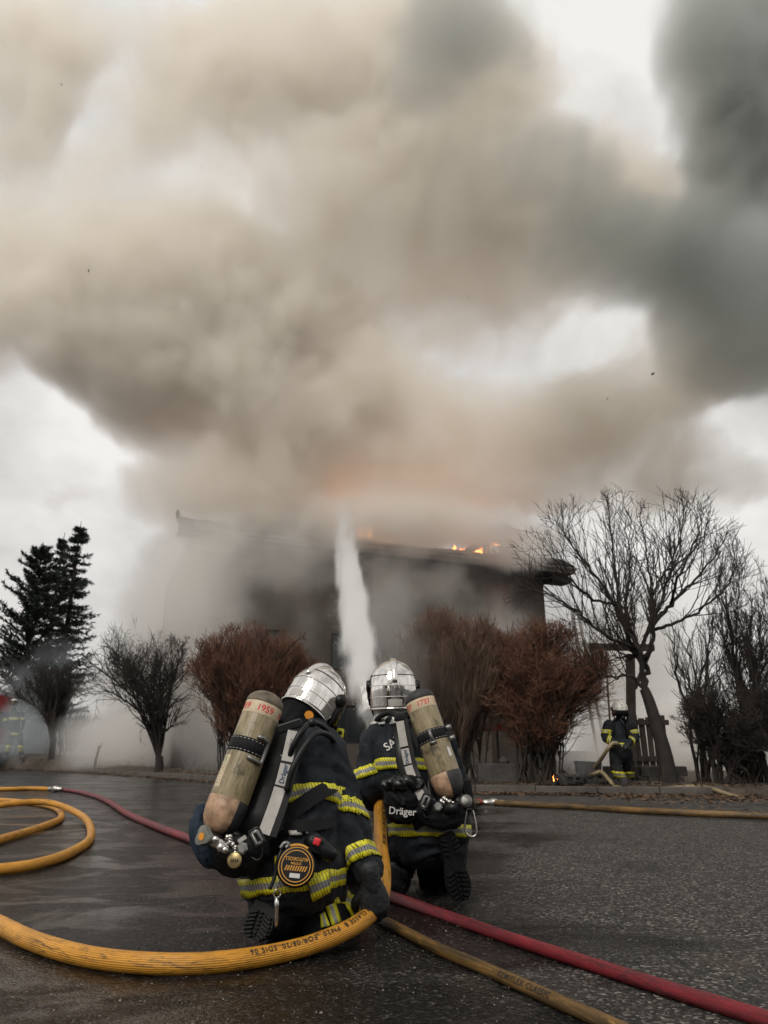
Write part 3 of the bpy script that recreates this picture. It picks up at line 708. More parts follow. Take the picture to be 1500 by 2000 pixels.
def ring_band(name, fig, parent, c, nrm, w, src, n=72, arc=(0, 360), ref=(0, -1, 0), mat=None, off=.006, rows=4, maxr=.4):
    """a reflective band sewn round a limb or the trunk: src is the limb's own surface, the band then settles on the garment"""
    c = Vector(c); nrm = Vector(nrm).normalized(); a = Vector(ref); a = (a-nrm*a.dot(nrm)).normalized(); b = nrm.cross(a)
    full = abs(arc[1]-arc[0]) >= 359.9; cols = n if full else n+1
    V = []
    for i in range(cols):
        th = rad(arc[0]+(arc[1]-arc[0])*i/n); d = a*math.cos(th)+b*math.sin(th)
        for k in range(rows+1):
            o = c+nrm*(w*(k/rows-.5)); h = src.ray_cast(o+d*maxr, -d)
            p = h[0] if h[0] is not None else o+d*.1
            q = fig.bvh.find_nearest(p, .05)
            if q[0] is not None: p = q[0]+(q[1] if q[1].dot(d) > 0 else d)*off
            else: p = p+d*off
            V.append(p)
    mb = MB(); u = 0.0; fs, uvs = [], []; L = [0.0]
    m_ = rows//2
    for i in range(1, cols+1): L.append(L[-1]+(V[(i % cols)*(rows+1)+m_]-V[(i-1)*(rows+1)+m_]).length)
    for i in range(n):
        j = (i+1) % cols
        for k in range(rows):
            fs.append((i*(rows+1)+k, j*(rows+1)+k, j*(rows+1)+k+1, i*(rows+1)+k+1))
            uvs.append(((L[i], k/rows), (L[i+1], k/rows), (L[i+1], (k+1)/rows), (L[i], (k+1)/rows)))
    mb.add(V, fs, 0, uvs)
    o = mb.build(name, mat or M_band, parent)
    sd = o.modifiers.new('thickness', 'SOLIDIFY'); sd.thickness = .002; sd.offset = 1
    return o
def strip(name, pts, w, nrm, mat, parent, thick=.004, uvw=True):
    """a flat strap along points; nrm faces outwards"""
    nrm_ = [Vector(nrm)]*len(pts) if not isinstance(nrm, list) else nrm
    mb = MB(); V = []; L = [0.0]
    for i, p in enumerate(pts):
        t = (pts[min(i+1, len(pts)-1)]-pts[max(i-1, 0)]).normalized(); s_ = t.cross(nrm_[i]).normalized(); nn = s_.cross(t).normalized()
        for k in (-.5, -.17, .17, .5): V.append(p+s_*(w*k)+nn*thick)
        for k in (-.5, .5): V.append(p+s_*(w*k))
        if i: L.append(L[-1]+(p-pts[i-1]).length)
    fs, uvs = [], []
    for i in range(len(pts)-1):
        for k in range(3):
            fs.append((i*6+k, i*6+k+1, i*6+6+k+1, i*6+6+k)); uvs.append(((L[i], k/3), (L[i], (k+1)/3), (L[i+1], (k+1)/3), (L[i+1], k/3)))
        for q in ((0, 4), (5, 3), (4, 5)):
            fs.append((i*6+q[0], i*6+6+q[0], i*6+6+q[1], i*6+q[1])); uvs.append([(0, 0)]*4)
    mb.add(V, fs, 0, uvs); return mb.build(name, mat, parent, smooth=False)
# -------- lettering: flat text meshes wrapped on to a surface
def text_mesh(txt, size, bold=False, align='CENTER', spacing=1.0, sub=0):
    cu = bpy.data.curves.new('t', 'FONT'); cu.body = txt; cu.size = size; cu.align_x = align; cu.align_y = 'CENTER'; cu.resolution_u = 3; cu.space_character = spacing
    if bold: cu.offset = size*.016
    ob = bpy.data.objects.new('t', cu); COL.objects.link(ob)
    dg = bpy.context.evaluated_depsgraph_get(); me = bpy.data.meshes.new_from_object(ob.evaluated_get(dg))
    bpy.data.objects.remove(ob); bpy.data.curves.remove(cu)
    bm = bmesh.new(); bm.from_mesh(me); bpy.data.meshes.remove(me)
    for _ in range(sub):
        bmesh.ops.triangulate(bm, faces=bm.faces); bmesh.ops.subdivide_edges(bm, edges=[e for e in bm.edges if e.calc_length() > size*.12], cuts=1)
    bmesh.ops.triangulate(bm, faces=bm.faces)
    v = [x.co.copy() for x in bm.verts]; f = [tuple(q.index for q in p.verts) for p in bm.faces] if (bm.verts.index_update() or True) else None
    bm.free(); return v, f
def lettering(txt, size, fmap, mat, parent, bold=False, align='CENTER', spacing=1.0, sub=1, name='lettering', sx=1.0):
    v, f = text_mesh(txt, size, bold, align, spacing, sub)
    mb = MB(); mb.add([fmap(q.x*sx, q.y) for q in v], f); o = mb.build(name, mat, parent, smooth=False); o['kind'] = 'stuff'; return o
# -------- helmet in its own frame: x right, y forwards, z up (head centre at the origin)
def helmet_chrome():
    m = bpy.data.materials.new('chromed_shell'); m.use_nodes = True; T = NT(m.node_tree); b = m.node_tree.nodes['Principled BSDF']
    co = m.node_tree.nodes.new('ShaderNodeTexCoord').outputs['Object']
    b.inputs['Metallic'].default_value = 1.0
    f = T.noise(co, 11, 5, .65); T.l(T.mix(T.maprange(f, .35, .72, 0, .8), (.84, .82, .79), (.62, .59, .55)), b.inputs['Base Color'])
    T.l(T.maprange(T.noise(co, 16, 4, .6), .3, .75, .03, .13), b.inputs['Roughness'])
    bn = m.node_tree.nodes.new('ShaderNodeBump'); bn.inputs['Strength'].default_value = .35; bn.inputs['Distance'].default_value = .0015
    v = m.node_tree.nodes.new('ShaderNodeTexVoronoi'); v.inputs['Scale'].default_value = 130; T.l(co, v.inputs['Vector'])
    drops = T.math('MULTIPLY', T.maprange(v.outputs['Distance'], .38, .1, 0, 1, True), T.maprange(T.noise(co, 22, 3, .6), .5, .62, 0, 1, True))
    T.l(drops, bn.inputs['Height']); T.l(bn.outputs[0], b.inputs['Normal'])
    return m
M_chrome = helmet_chrome()
M_palerim = material('satin_rim', (.72, .70, .67), .42, metal=.35)
M_seam = material('black_seam', (.015, .015, .015), .5)
M_visor = material('amber_visor', (.10, .07, .03), .06, metal=.8)
def helmet(center, fwd, up, parent, scale=1.0, nape=None, lamp=False, plain=False, vtop=30):
    fwd = Vector(fwd).normalized(); up = Vector(up); up = (up-fwd*up.dot(fwd)).normalized(); rt = fwd.cross(up)
    M = lambda x, y, z: Vector(center)+(rt*x+fwd*y+up*z)*scale
    RX, RYb, RYf, RZ = .130, .150, .140, .150
    def surf(az, el, k=1.0):         # az 0 = back, +-180 = front
        a, e = rad(az), rad(el)
        ce, se = math.cos(e), math.sin(e); ce = math.copysign(abs(ce)**.86, ce)
        y = -math.cos(a)*ce; x = math.sin(a)*ce
        if el < 0:
            dz = math.sin(e)*.20; f = 1-.10*(el/-60)
            return M(x/ce*RX*f*k if ce else 0, (y/ce)*(RYb if y < 0 else RYf)*f*k, dz)
        return M(x*RX*k, y*(RYb if y < 0 else RYf)*k, se*RZ*k)
    els = [-34, -28, -20, -12, -6, 0, 8, 16, 25, 34, 44, 54, 64, 74, 83, 90]; nA = 48; mb = MB(); V, fs = [], []
    for el in els:
        for k in range(nA):
            az = -180+360*k/nA
            e = el
            if e < 0 and abs(az) > 112: e = max(e, -3.0)
            elif e < 0 and abs(az) > 96: e = max(e, -15.0)
            V.append(surf(az, e))
    for i in range(len(els)-1):
        for k in range(nA): fs.append((i*nA+k, i*nA+(k+1) % nA, (i+1)*nA+(k+1) % nA, (i+1)*nA+k))
    mb.add(V, fs); sh = mb.build('helmet', M_chrome, parent)
    sd = sh.modifiers.new('thick', 'SOLIDIFY'); sd.thickness = .005; sd.offset = -1
    def line(pts, r, nm, mat, flat=1.0): mb_ = MB(); mb_.tube(pts, r, 6); return mb_.build(nm, mat, sh)
    crest = []
    for el in np.linspace(8, 90, 12): crest.append((surf(0, el, 1.012), el))
    for el in np.linspace(84, 34, 8): crest.append((surf(180, el, 1.012), 90))
    mb = MB(); mb.tube([p for p, _ in crest], [(.017*scale*(.75+.5*min(1, e/60)), .011*scale) for _, e in crest], 10, up=rt); mb.build('crest', M_chrome, sh)
    line([surf(a, 26, 1.004) for a in np.linspace(-88, -9, 14)], .0022*scale, 'seam', M_seam); line([surf(a, 26, 1.004) for a in np.linspace(9, 88, 14)], .0022*scale, 'seam', M_seam)
    for el, r in ((4, .0020), (-14, .0018), (-33, .0055)):
        line([surf(a, el, 1.008) for a in np.linspace(-92, 92, 25)], r*scale, 'rim', M_chrome if el < -20 else M_palerim)
    mb = MB(); q = [surf(a, e, 1.012) for e in (-18, -29) for a in np.linspace(-17, 17, 7)]; mb.add(q, [(i, i+1, i+8, i+7) for i in range(6)]); mb.build('reflective_patch', M_strip, sh, smooth=True)
    for sd_ in (-1, 1):
        p = surf(92*sd_, 6, 1.0); n = rt*sd_
        mb = MB(); mb.lathe([(.030*scale, -.01*scale), (.032*scale, .008*scale), (.026*scale, .017*scale), (.008*scale, .019*scale)], p, n, 16); mb.build('visor_hinge', M_plastic, sh)
        mb = MB(); mb.tube([surf(97*sd_, 2, 1.03), surf(100*sd_, -15, 1.03), M(.105*sd_, .05, -.13), M(.07*sd_, .085, -.165)], [.014*scale, .012*scale, .010*scale, .009*scale], 6); mb.build('chin_strap', M_black, sh)
    mb = MB(); vs = []; E = [vtop, vtop*.6, min(6, vtop*.3), -6, -20]
    for e in E:
        for a in np.linspace(100, 260, 17):
            p = surf(a if a <= 180 else a-360, max(e, 0), 1.03); vs.append(p-up*(0 if e >= 0 else -e*.0042*scale))
    mb.add(vs, [(i*17+k, i*17+k+1, i*17+17+k+1, i*17+17+k) for i in range(len(E)-1) for k in range(16)]); vi = mb.build('visor', M_visor, sh); s2 = vi.modifiers.new('t', 'SOLIDIFY'); s2.thickness = .003
    # nape protector: a cloth skirt from the rear rim to the collar
    if nape:
        mat, drop, flare = nape; mb = MB(); vs = []; K = 31
        for r_ in range(7):
            t = r_/6
            for a in np.linspace(-98, 98, K):
                p = surf(a, -31, .94); wv = .010*math.sin(a*.22+t*3)*t*scale+.007*math.sin(a*.09+1)*t*scale
                dirn = (p-Vector(center)); dirn = (dirn-up*dirn.dot(up)).normalized()
                vs.append(p-up*(drop*t*scale)+dirn*((flare*t*t-.018*math.sin(t*3.1))*scale+wv))
        mb.add(vs, [(i*K+k, i*K+k+1, i*K+K+k+1, i*K+K+k) for i in range(6) for k in range(K-1)]); o = mb.build('nape_protector', mat, sh); s3 = o.modifiers.new('t', 'SOLIDIFY'); s3.thickness = .004
    # breathing mask at the front
    mb = MB(); vs = []
    mb.lathe([(.085*scale, 0), (.088*scale, .03*scale), (.07*scale, .07*scale), (.045*scale, .09*scale)], M(0, .035, -.055), fwd*.98-up*.2, 16); mb.lathe([(.034*scale, 0), (.036*scale, .05*scale), (.028*scale, .06*scale)], M(0, .12, -.10), fwd-up*.4, 14); mk = mb.build('breathing_mask', M_plastic, parent); 
    if plain: pass
    return sh, M, surf
# -------- hands: palm, four unequal fingers and a thumb, curled
def hand_chains(wrist, fdir, palm_n, curl=55, size=1.0, thumb_side=1, glove=1.15):
    f = Vector(fdir).normalized(); n = Vector(palm_n); n = (n-f*n.dot(f)).normalized(); s_ = f.cross(n)*thumb_side
    W = Vector(wrist); k = size; ch = []
    ch.append(chain([W, W+f*.05*k, W+f*.092*k], [(.030*k*glove, .021*k*glove), (.042*k*glove, .020*k*glove), (.041*k*glove, .016*k*glove)], up=s_, sub=3))
    for i, (o, L) in enumerate(((.030, .076), (.010, .086), (-.011, .080), (-.031, .064))):
        p = W+f*.085*k+s_*(o*k); d = f.copy(); pts = [p-f*.02*k, p]; 
        for j, fr in enumerate((.46, .31, .23)):
            d = Matrix.Rotation(rad(curl*(.75 if j == 0 else 1.0))*(1 if True else 1), 3, f.cross(n)) @ d
            p = p+d*(L*fr*k); pts.append(p)
        r = .0098*k*glove; ch.append(chain(pts, [r*1.12, r*1.08, r, r*.93, r*.82], sub=3))
    d = (f*.55+s_*.75+n*.45).normalized(); p = W+f*.025*k+s_*.028*k; q = p+d*.045*k; d2 = (f*.75+n*.65+s_*.05).normalized()
    ch.append(chain([p-d*.01*k, q, q+d2*.032*k, q+(d2+n*.4).normalized()*.056*k], [.0135*k*glove, .0125*k*glove, .011*k*glove, .009*k*glove], sub=3))
    return ch
# -------- boots
def boot(parent, heel, toe, sole_n, ankle_dir, shaft=.20, scale=1.0, lugs=True, mat=None):
    heel, toe = Vector(heel), Vector(toe); f = (toe-heel); L = f.length; f.normalize(); n = Vector(sole_n); n = (n-f*n.dot(f)).normalized(); s_ = f.cross(n); w = scale
    prof = [(0, .030, .055), (.06, .036, .075), (.2, .037, .085), (.38, .036, .082), (.55, .044, .066), (.72, .050, .056), (.86, .046, .048), (.95, .034, .036), (1.0, .016, .022)]
    out = [(t*L, a*w) for t, a, _ in prof]
    def outline(g): return [heel+f*t+s_*(a*g) for t, a in out]+[heel+f*t-s_*(a*g) for t, a in reversed(out)]
    mb = MB(); N = 12; V = []
    for t, a, h in prof:
        for k in range(N+1):
            th = math.pi*k/N; V.append(heel+f*(t*L)+s_*(a*w*math.copysign(abs(math.cos(th))**.7, math.cos(th)))-n*(h*w*math.sin(th)**.8))
    fs = [(i*(N+1)+k, i*(N+1)+k+1, (i+1)*(N+1)+k+1, (i+1)*(N+1)+k) for i in range(len(prof)-1) for k in range(N)]
    fs += [tuple(range(N+1)), tuple((len(prof)-1)*(N+1)+k for k in range(N, -1, -1))]
    mb.add(V, fs)
    ad = Vector(ankle_dir).normalized(); c0 = heel+f*.085*w-n*.03*w
    mb.tube([c0, c0+ad*.07*w, c0+ad*(shaft*.6), c0+ad*shaft], [.050*w, .052*w, .058*w, .063*w], 14)
    bt = mb.build('boot', mat or M_boot, parent)
    mb = MB(); a = outline(1.10); b = [p+n*.024*w for p in outline(1.06)]; m_ = len(a)
    mb.add(a+b, [tuple(range(m_)), tuple(range(2*m_-1, m_-1, -1))]+[(i, (i+1) % m_, m_+(i+1) % m_, m_+i) for i in range(m_)]); so = mb.build('sole', M_sole, bt, smooth=False)
    if lugs:
        R_ = Matrix((s_, f, n)).transposed()
        mbl = MB(); rn = random.Random(2)
        for t in (.05, .12, .19, .26, .56, .63, .70, .77, .84, .91, .965):
            a_ = np.interp(t, [p[0] for p in prof], [p[1] for p in prof])*w
            for sd in (-1, 1):
                mbl.box(heel+f*(t*L)+s_*(sd*a_*.60)+n*.030*w, (a_*.82, L*.042, .013*w), R_ @ Matrix.Rotation(sd*.38*(1 if t > .4 else -1), 3, 'Z'), taper=.8)
            if t > .5: mbl.box(heel+f*((t-.03)*L)+n*.030*w, (a_*.34, L*.03, .012*w), R_, taper=.7)
        o = mbl.build('tread', M_sole, so, smooth=False); o['kind'] = 'stuff'
    return bt
def person(J, label, group=None, voxel=.014, nape=None, hands=None, sleeve=(.080, .064), torso=None, boots=None, hat=None, folds=.015, seed=0, collar=1.0, detail=True, fat=1.0):
    """J: joints in world space. Returns the figure with its garment surfaces"""
    F = Fig(); F.J = J
    root = tag(empty('person', (J['pelvis'].x, J['pelvis'].y, 0)), label, 'person', group); F.root = root
    side = (J['shR']-J['shL']).normalized(); g = fat
    # the body: one continuous skinless figure under the clothes
    bc = [chain([J['pelvis'], J['waist'], J['chest'], J['neck']], [(.15*g, .10*g), (.13*g, .095*g), (.16*g, .10*g), (.055*g, .055*g)], side),
          chain([J['neck'], J['head']-(J['head']-J['neck'])*.3], [.055*g, .06*g]), chain([J['head']+J['up']*.05*g, J['head']-J['up']*.035*g+J['fwd']*.012, J['head']-J['up']*.085*g+J['fwd']*.03*g], [(.070*g, .082*g), (.068*g, .08*g), (.045*g, .045*g)], side),
          chain([J['head']+J['fwd']*.08*g-J['up']*.005, J['head']+J['fwd']*.103*g-J['up']*.03*g], [.010*g, .014*g])]
    for s_ in 'LR':
        bc.append(chain([J['sh'+s_], J['el'+s_], J['wr'+s_]], [.055*g, .042*g, .028*g])); bc.append(chain([J['hip'+s_], J['kn'+s_], J['an'+s_]], [.085*g, .058*g, .040*g]))
        bc.append(chain([J['an'+s_], J['an'+s_].lerp(J['toe'+s_], .35), J['an'+s_].lerp(J['toe'+s_], .7)], [.026*g, .024*g, .02*g])); bc.append(chain([J['chest'], J['sh'+s_]], [.085*g, .058*g]))
        if hands and s_ in hands: bc += hand_chains(*hands[s_][:3], **dict(hands[s_][3], glove=.95))
    bm_ = union_mesh('body', bc, .011 if detail else .02, 3); F.body = link('body', bm_, M_skin, root)
    # trousers
    tcs = [chain([J['pelvis'].lerp(J['waist'], .5), J['pelvis']], [(.17*g, .125*g), (.175*g, .14*g)], side)]
    F.legs = {}
    for s_ in 'LR':
        c = chain([J['hip'+s_], J['hip'+s_].lerp(J['kn'+s_], .55), J['kn'+s_], J['kn'+s_].lerp(J['an'+s_], .5), J['an'+s_]], [.118*g, .108*g, .092*g, .092*g, .086*g]); tcs.append(c)
        mb = MB(); mb.tube(c[0], c[1], 16); F.legs[s_] = bvh_of(mb.mesh('q'))
    tm = union_mesh('trousers', tcs, voxel, 4, folds, 7, seed+3); F.trousers = link('trousers', tm, M_trouser, root)
    # jacket
    T_ = torso or [(J['pelvis']-(J['waist']-J['pelvis'])*.35, (.205, .165)), (J['pelvis'], (.205, .165)), (J['waist'], (.185, .145)), (J['chest'].lerp(J['waist'], .4), (.195, .145)), (J['chest'], (.200, .135)), (J['neck'].lerp(J['chest'], .35), (.135, .105)), (J['neck'], (.088, .088)), (J['neck']+(J['neck']-J['chest']).normalized()*.05*g*collar, (.084, .084))]
    tc_ = chain([p for p, _ in T_], [(a*g, b*g) for _, (a, b) in T_], side); jc = [tc_]
    mb = MB(); mb.tube(tc_[0], tc_[1], 20, up=side); F.torso = bvh_of(mb.mesh('q')); F.arms = {}
    for s_ in 'LR':
        c = chain([J['sh'+s_].lerp(J['chest'], .25), J['sh'+s_], J['sh'+s_].lerp(J['el'+s_], .5), J['el'+s_], J['el'+s_].lerp(J['wr'+s_], .5), J['wr'+s_]], [.088*g, .090*g, sleeve[0]*g, sleeve[0]*.98*g, (sleeve[0]+sleeve[1])/2*g, sleeve[1]*g]); jc.append(c)
        mb = MB(); mb.tube(c[0], c[1], 16); F.arms[s_] = bvh_of(mb.mesh('q'))
    jm = union_mesh('jacket', jc, voxel, 4, folds, 7, seed); F.jacket = link('jacket', jm, M_jacket, root)
    off = root.location
    me2 = jm.copy(); me2.transform(Matrix.Translation(off)); F.bvh = bvh_of(me2); F.jbvh = F.bvh
    me3 = tm.copy(); me3.transform(Matrix.Translation(off)); F.tbvh = bvh_of(me3)
    for q in (me2, me3): bpy.data.meshes.remove(q)
    if hands:
        for s_, hs in hands.items():
            w_, d_, n_ , kw = hs
            hc = hand_chains(w_, d_, n_, **dict(kw, glove=1.25)); d_ = Vector(d_).normalized()
            hc.append(chain([w_-d_*.045, w_-d_*.01, w_+d_*.02], [.044*g, .041*g, .036*g]))
            gm = union_mesh('glove', hc, .0045 if detail else .012, 1, .0018, 30, seed); link('glove', gm, M_glove, root)
    return F
def on(F, px, py, off=0.0, which='bvh'):      # point on a garment where a sight line meets it, lifted off along that line
    d = ray(px, py).normalized()
    best = None
    for b in ([F.jbvh, F.tbvh] if which == 'all' else [getattr(F, which)]):
        h = b.ray_cast(CAMP, d)
        if h[0] is not None and (best is None or h[3] < best[3]): best = h
    if best is None: return None
    return best[0]-d*off
# ------------------------------------------------------------------ the two kneeling people
P = A
J1 = dict(head=P(619, 1364, 3.36), neck=P(606, 1438, 3.26), chest=P(578, 1480, 3.20), waist=P(572, 1610, 3.12), pelvis=P(572, 1685, 3.10),
          shR=P(640, 1470, 3.22), elR=P(683, 1622, 3.18), wrR=P(716, 1700, 3.16), shL=P(508, 1470, 3.24), elL=P(530, 1580, 3.50), wrL=P(620, 1570, 3.78),
          hipR=P(612, 1704, 3.14), knR=P(690, 1738, 3.40), anR=P(634, 1806, 3.14), toeR=P(690, 1815, 3.40), hipL=P(538, 1714, 3.10), knL=P(575, 1790, 3.36), anL=P(528, 1775, 3.06), toeL=P(508, 1822, 3.02))
J1['fwd'] = Vector((.36, .80, -.62)).normalized(); J1['up'] = (Vector((.55, .5, 1)).normalized())
J1['up'] = (J1['up']-J1['fwd']*J1['up'].dot(J1['fwd'])).normalized()
F1 = person(J1, 'kneeling person at left in dark fire kit, chrome helmet tilted, gripping the yellow hose', collar=.35, hands={'R': (P(724, 1722, 3.12), (.22, .03, -1), (-.25, 1, 0), dict(curl=38, size=1.12, thumb_side=-1))}, seed=1)
J2 = dict(head=P(768, 1345, 4.10), neck=P(768, 1400, 4.08), chest=P(795, 1472, 4.03), waist=P(825, 1572, 3.98), pelvis=P(838, 1618, 3.98),
          shL=P(734, 1446, 4.05), elL=P(718, 1540, 4.0), wrL=P(738, 1562, 4.24), shR=P(856, 1452, 4.08), elR=P(886, 1530, 4.22), wrR=P(840, 1545, 4.50),
          hipL=P(800, 1632, 3.99), knL=P(752, 1706, 4.44), anL=P(778, 1690, 4.08), toeL=P(786, 1735, 4.02), hipR=P(866, 1634, 3.99), knR=P(850, 1716, 4.42), anR=P(884, 1660, 4.0), toeR=P(902, 1745, 3.97))
J2['fwd'] = Vector((-.05, 1, .02)).normalized(); J2['up'] = Vector((-.02, 0, 1)); J2['up'] = (J2['up']-J2['fwd']*J2['up'].dot(J2['fwd'])).normalized()
F2 = person(J2, 'kneeling person at right in dark fire kit, upright chrome helmet, aiming the water jet', hands={'L': (P(742, 1562, 4.30), (.15, 1, -.05), (1, -.1, -.2), dict(curl=50, size=1.1, thumb_side=1)), 'R': (P(815, 1545, 4.56), (-.6, .8, .1), (-.4, -.3, -.8), dict(curl=50, size=1.1, thumb_side=-1))}, seed=5)
H1, M1, s1 = helmet(J1['head'], J1['fwd'], J1['up'], F1.root, .96, nape=(M_hood, .125, -.014))
H2, M2, s2 = helmet(J2['head'], J2['fwd'], J2['up'], F2.root, 1.02, nape=(M_silvercloth, .085, .012))
# boots
boot(F1.root, P(534, 1728, 3.02), P(497, 1836, 2.97), (-.15, -1, .12), (.15, 1, -.15), .2, 1.05)
boot(F1.root, P(630, 1836, 3.08), P(690, 1826, 3.36), (0, 0, -1), (0, 0, 1), .2)
boot(F2.root, P(872, 1628, 3.80), P(901, 1756, 3.86), (.10, -1, .06), (-.1, 1, -.1), .2, 1.12)
boot(F2.root, P(792, 1690, 4.00), P(778, 1742, 4.08), (.75, -.55, .1), (-.5, .6, .25), .22)
# bands round coat and sleeves
def rb(F, src, px, py, Y, nrm, w, **k):
    if k.pop('leg', False):
        F.bvh = F.tbvh; o = ring_band('reflective_band', F, F.root, P(px, py, Y), nrm, w, src, **k); F.bvh = F.jbvh; return o
    return ring_band('reflective_band', F, F.root, P(px, py, Y), nrm, w, src, **k)
ax1 = (J1['chest']-J1['waist']).normalized()
rb(F1, F1.torso, 574, 1588, 3.14, ax1+Vector((-.22, .25, 0)), .058)
rb(F1, F1.torso, 572, 1722, 3.10, Vector((-.10, .12, 1)), .058, maxr=.45)
rb(F1, F1.arms['R'], 668, 1578, 3.16, (J1['shR']-J1['elR']).normalized()+Vector((.35, .3, 0)), .056, maxr=.2)
rb(F1, F1.arms['R'], 700, 1674, 3.17, (J1['elR']-J1['wrR']).normalized()+Vector((.10, .3, 0)), .056, maxr=.2)
ax2 = (J2['chest']-J2['waist']).normalized()
rb(F2, F2.torso, 806, 1508, 4.02, ax2+Vector((.36, .1, 0)), .054)
rb(F2, F2.torso, 838, 1622, 3.98, Vector((.02, .12, 1)), .058, maxr=.45)
rb(F2, F2.arms['L'], 726, 1508, 4.02, Vector((-.28, .18, 1)), .054, maxr=.2)
rb(F1, F1.legs['R'], 672, 1778, 3.28, Vector((.1, .5, 1)), .056, leg=True, maxr=.25)
rb(F2, F2.legs['L'], 770, 1695, 4.22, Vector((0, -.9, .5)), .055, leg=True, maxr=.25)
# ------------------------------------------------------------------ hoses
def hose_mat(name, base, dirt, ribs=26, grime=.35, ribd=.55):
    m = bpy.data.materials.new(name); m.use_nodes = True; T = NT(m.node_tree); b = m.node_tree.nodes['Principled BSDF']
    uv = m.node_tree.nodes.new('ShaderNodeUVMap').outputs[0]; s = m.node_tree.nodes.new('ShaderNodeSeparateXYZ'); T.l(uv, s.inputs[0])
    co = m.node_tree.nodes.new('ShaderNodeTexCoord').outputs['Object']
    rib = T.math('ABSOLUTE', T.math('SINE', T.math('MULTIPLY', s.outputs[1], math.pi*ribs)))
    groove = T.maprange(rib, .34, .05, 0, ribd, True)
    c = T.mix(T.maprange(T.noise(co, 6, 5, .65), .3, .7), tuple(x*.82 for x in base), tuple(min(1, x*1.15) for x in base))
    c = T.mix(groove, c, tuple(x*.22 for x in base))
    v3 = m.node_tree.nodes.new('ShaderNodeCombineXYZ'); T.l(T.math('MULTIPLY', s.outputs[0], 1.0), v3.inputs[0]); T.l(T.math('MULTIPLY', s.outputs[1], 1.2), v3.inputs[1])
    sc_ = T.noise(v3.outputs[0], 13, 6, .72, .8); sc2 = T.noise(v3.outputs[0], 2.3, 4, .6)
    g = T.math('MULTIPLY', T.maprange(sc_, .60-grime*.28, .74-grime*.2, 0, 1, True), T.maprange(sc2, .5-grime*.35, .72, .1, 1, True))
    c = T.mix(g, c, dirt); T.l(c, b.inputs['Base Color'])
    b.inputs['Roughness'].default_value = .42; b.inputs['Specular IOR Level'].default_value = .4
    bn = m.node_tree.nodes.new('ShaderNodeBump'); bn.inputs['Strength'].default_value = .6; bn.inputs['Distance'].default_value = .002
    T.l(T.math('ADD', rib, T.math('MULTIPLY', T.noise(co, 120, 3, .6), .5)), bn.inputs['Height']); T.l(bn.outputs[0], b.inputs['Normal'])
    return m
M_hy = hose_mat('ribbed_yellow_hose', (.60, .275, .030), (.05, .030, .012), 30, .52)
M_hd = hose_mat('dirty_yellow_hose', (.34, .185, .045), (.022, .017, .011), 26, 1.25)
M_hr = hose_mat('red_hose', (.25, .014, .024), (.045, .012, .014), 30, .95, .30)
M_hg = hose_mat('pale_hose', (.30, .24, .14), (.06, .05, .035), 20, .6)
def hose(name, pts, r, mat, label, n=24, sub=10, parent=None):
    P_ = catmull(pts, sub); mb = MB()
    if callable(r): r = [r(i/sub) for i in range(len(P_))]
    mb.tube(P_, r, n, up=(0, 0, 1)); o = mb.build(name, mat, parent)
    if label: tag(o, label, 'hose')
    return o, P_
def gz(px, py, r):          # a hose centre resting on the ground, given where its middle shows
    p = G(px, py, r); return p
R1 = .033
loop = [P(731, 1440, 4.72), P(736, 1500, 4.40), P(742, 1550, 4.10), P(742, 1590, 3.92), P(744, 1650, 3.68), P(750, 1705, 3.45), P(744, 1755, 3.28), P(714, 1793, 3.10), P(655, 1827, 2.96), gz(560, 1858, R1), gz(430, 1879, R1), gz(300, 1882, R1), gz(170, 1868, R1), gz(60, 1836, R1), gz(-40, 1790, R1),
        gz(-200, 1745, R1), gz(-190, 1718, R1), gz(-60, 1704, R1), gz(60, 1690, R1), gz(140, 1664, R1), gz(178, 1632, R1), gz(160, 1598, R1)+Vector((0, 0, .02)), gz(90, 1588, R1)+Vector((0, 0, .11)), gz(0, 1592, R1)+Vector((0, 0, .10)), gz(-120, 1600, R1)+Vector((0, 0, .02)),
        gz(-260, 1640, R1), gz(-200, 1668, R1), gz(-60, 1655, R1), gz(20, 1634, R1), gz(85, 1614, R1)+Vector((0, 0, -.0)), gz(120, 1596, R1), gz(105, 1577, R1), gz(50, 1567, R1), gz(-30, 1562, R1), gz(-200, 1560, R1)]
rad1 = lambda k: float(np.interp(k, [0, 6, 9, 10], [.031, .031, .032, R1]))
h1, P1 = hose('fire_hose', loop, rad1, M_hy, 'fat ribbed yellow hose held by both kneeling people, looping and coiled at left', 32, 8)
def hose_text(parent, P_, r, s0, txt, size, phi, mat=M_ink, flip=False, bold=True, spacing=1.05, sx=1.0):
    """lettering wrapped on the hose: s0 metres along it, phi the angle from the top round towards the camera"""
    L = [0.0]
    for a, b in zip(P_, P_[1:]): L.append(L[-1]+(b-a).length)
    def fm(x, y):
        if flip: x, y = -x, -y
        s = s0+x; i = max(0, min(len(P_)-2, int(np.searchsorted(L, s))-1)); t = (s-L[i])/(L[i+1]-L[i]); p = P_[i].lerp(P_[i+1], t); d = (P_[i+1]-P_[i]).normalized()
        a = (CAMP-p); a = (a-d*a.dot(d)).normalized(); b = a.cross(d)
        th = phi+y/r
        return p+(a*math.cos(th)+b*math.sin(th))*(r+.0012)
    return lettering(txt, size, fm, mat, parent, bold, 'LEFT', spacing, 2, sx=sx)
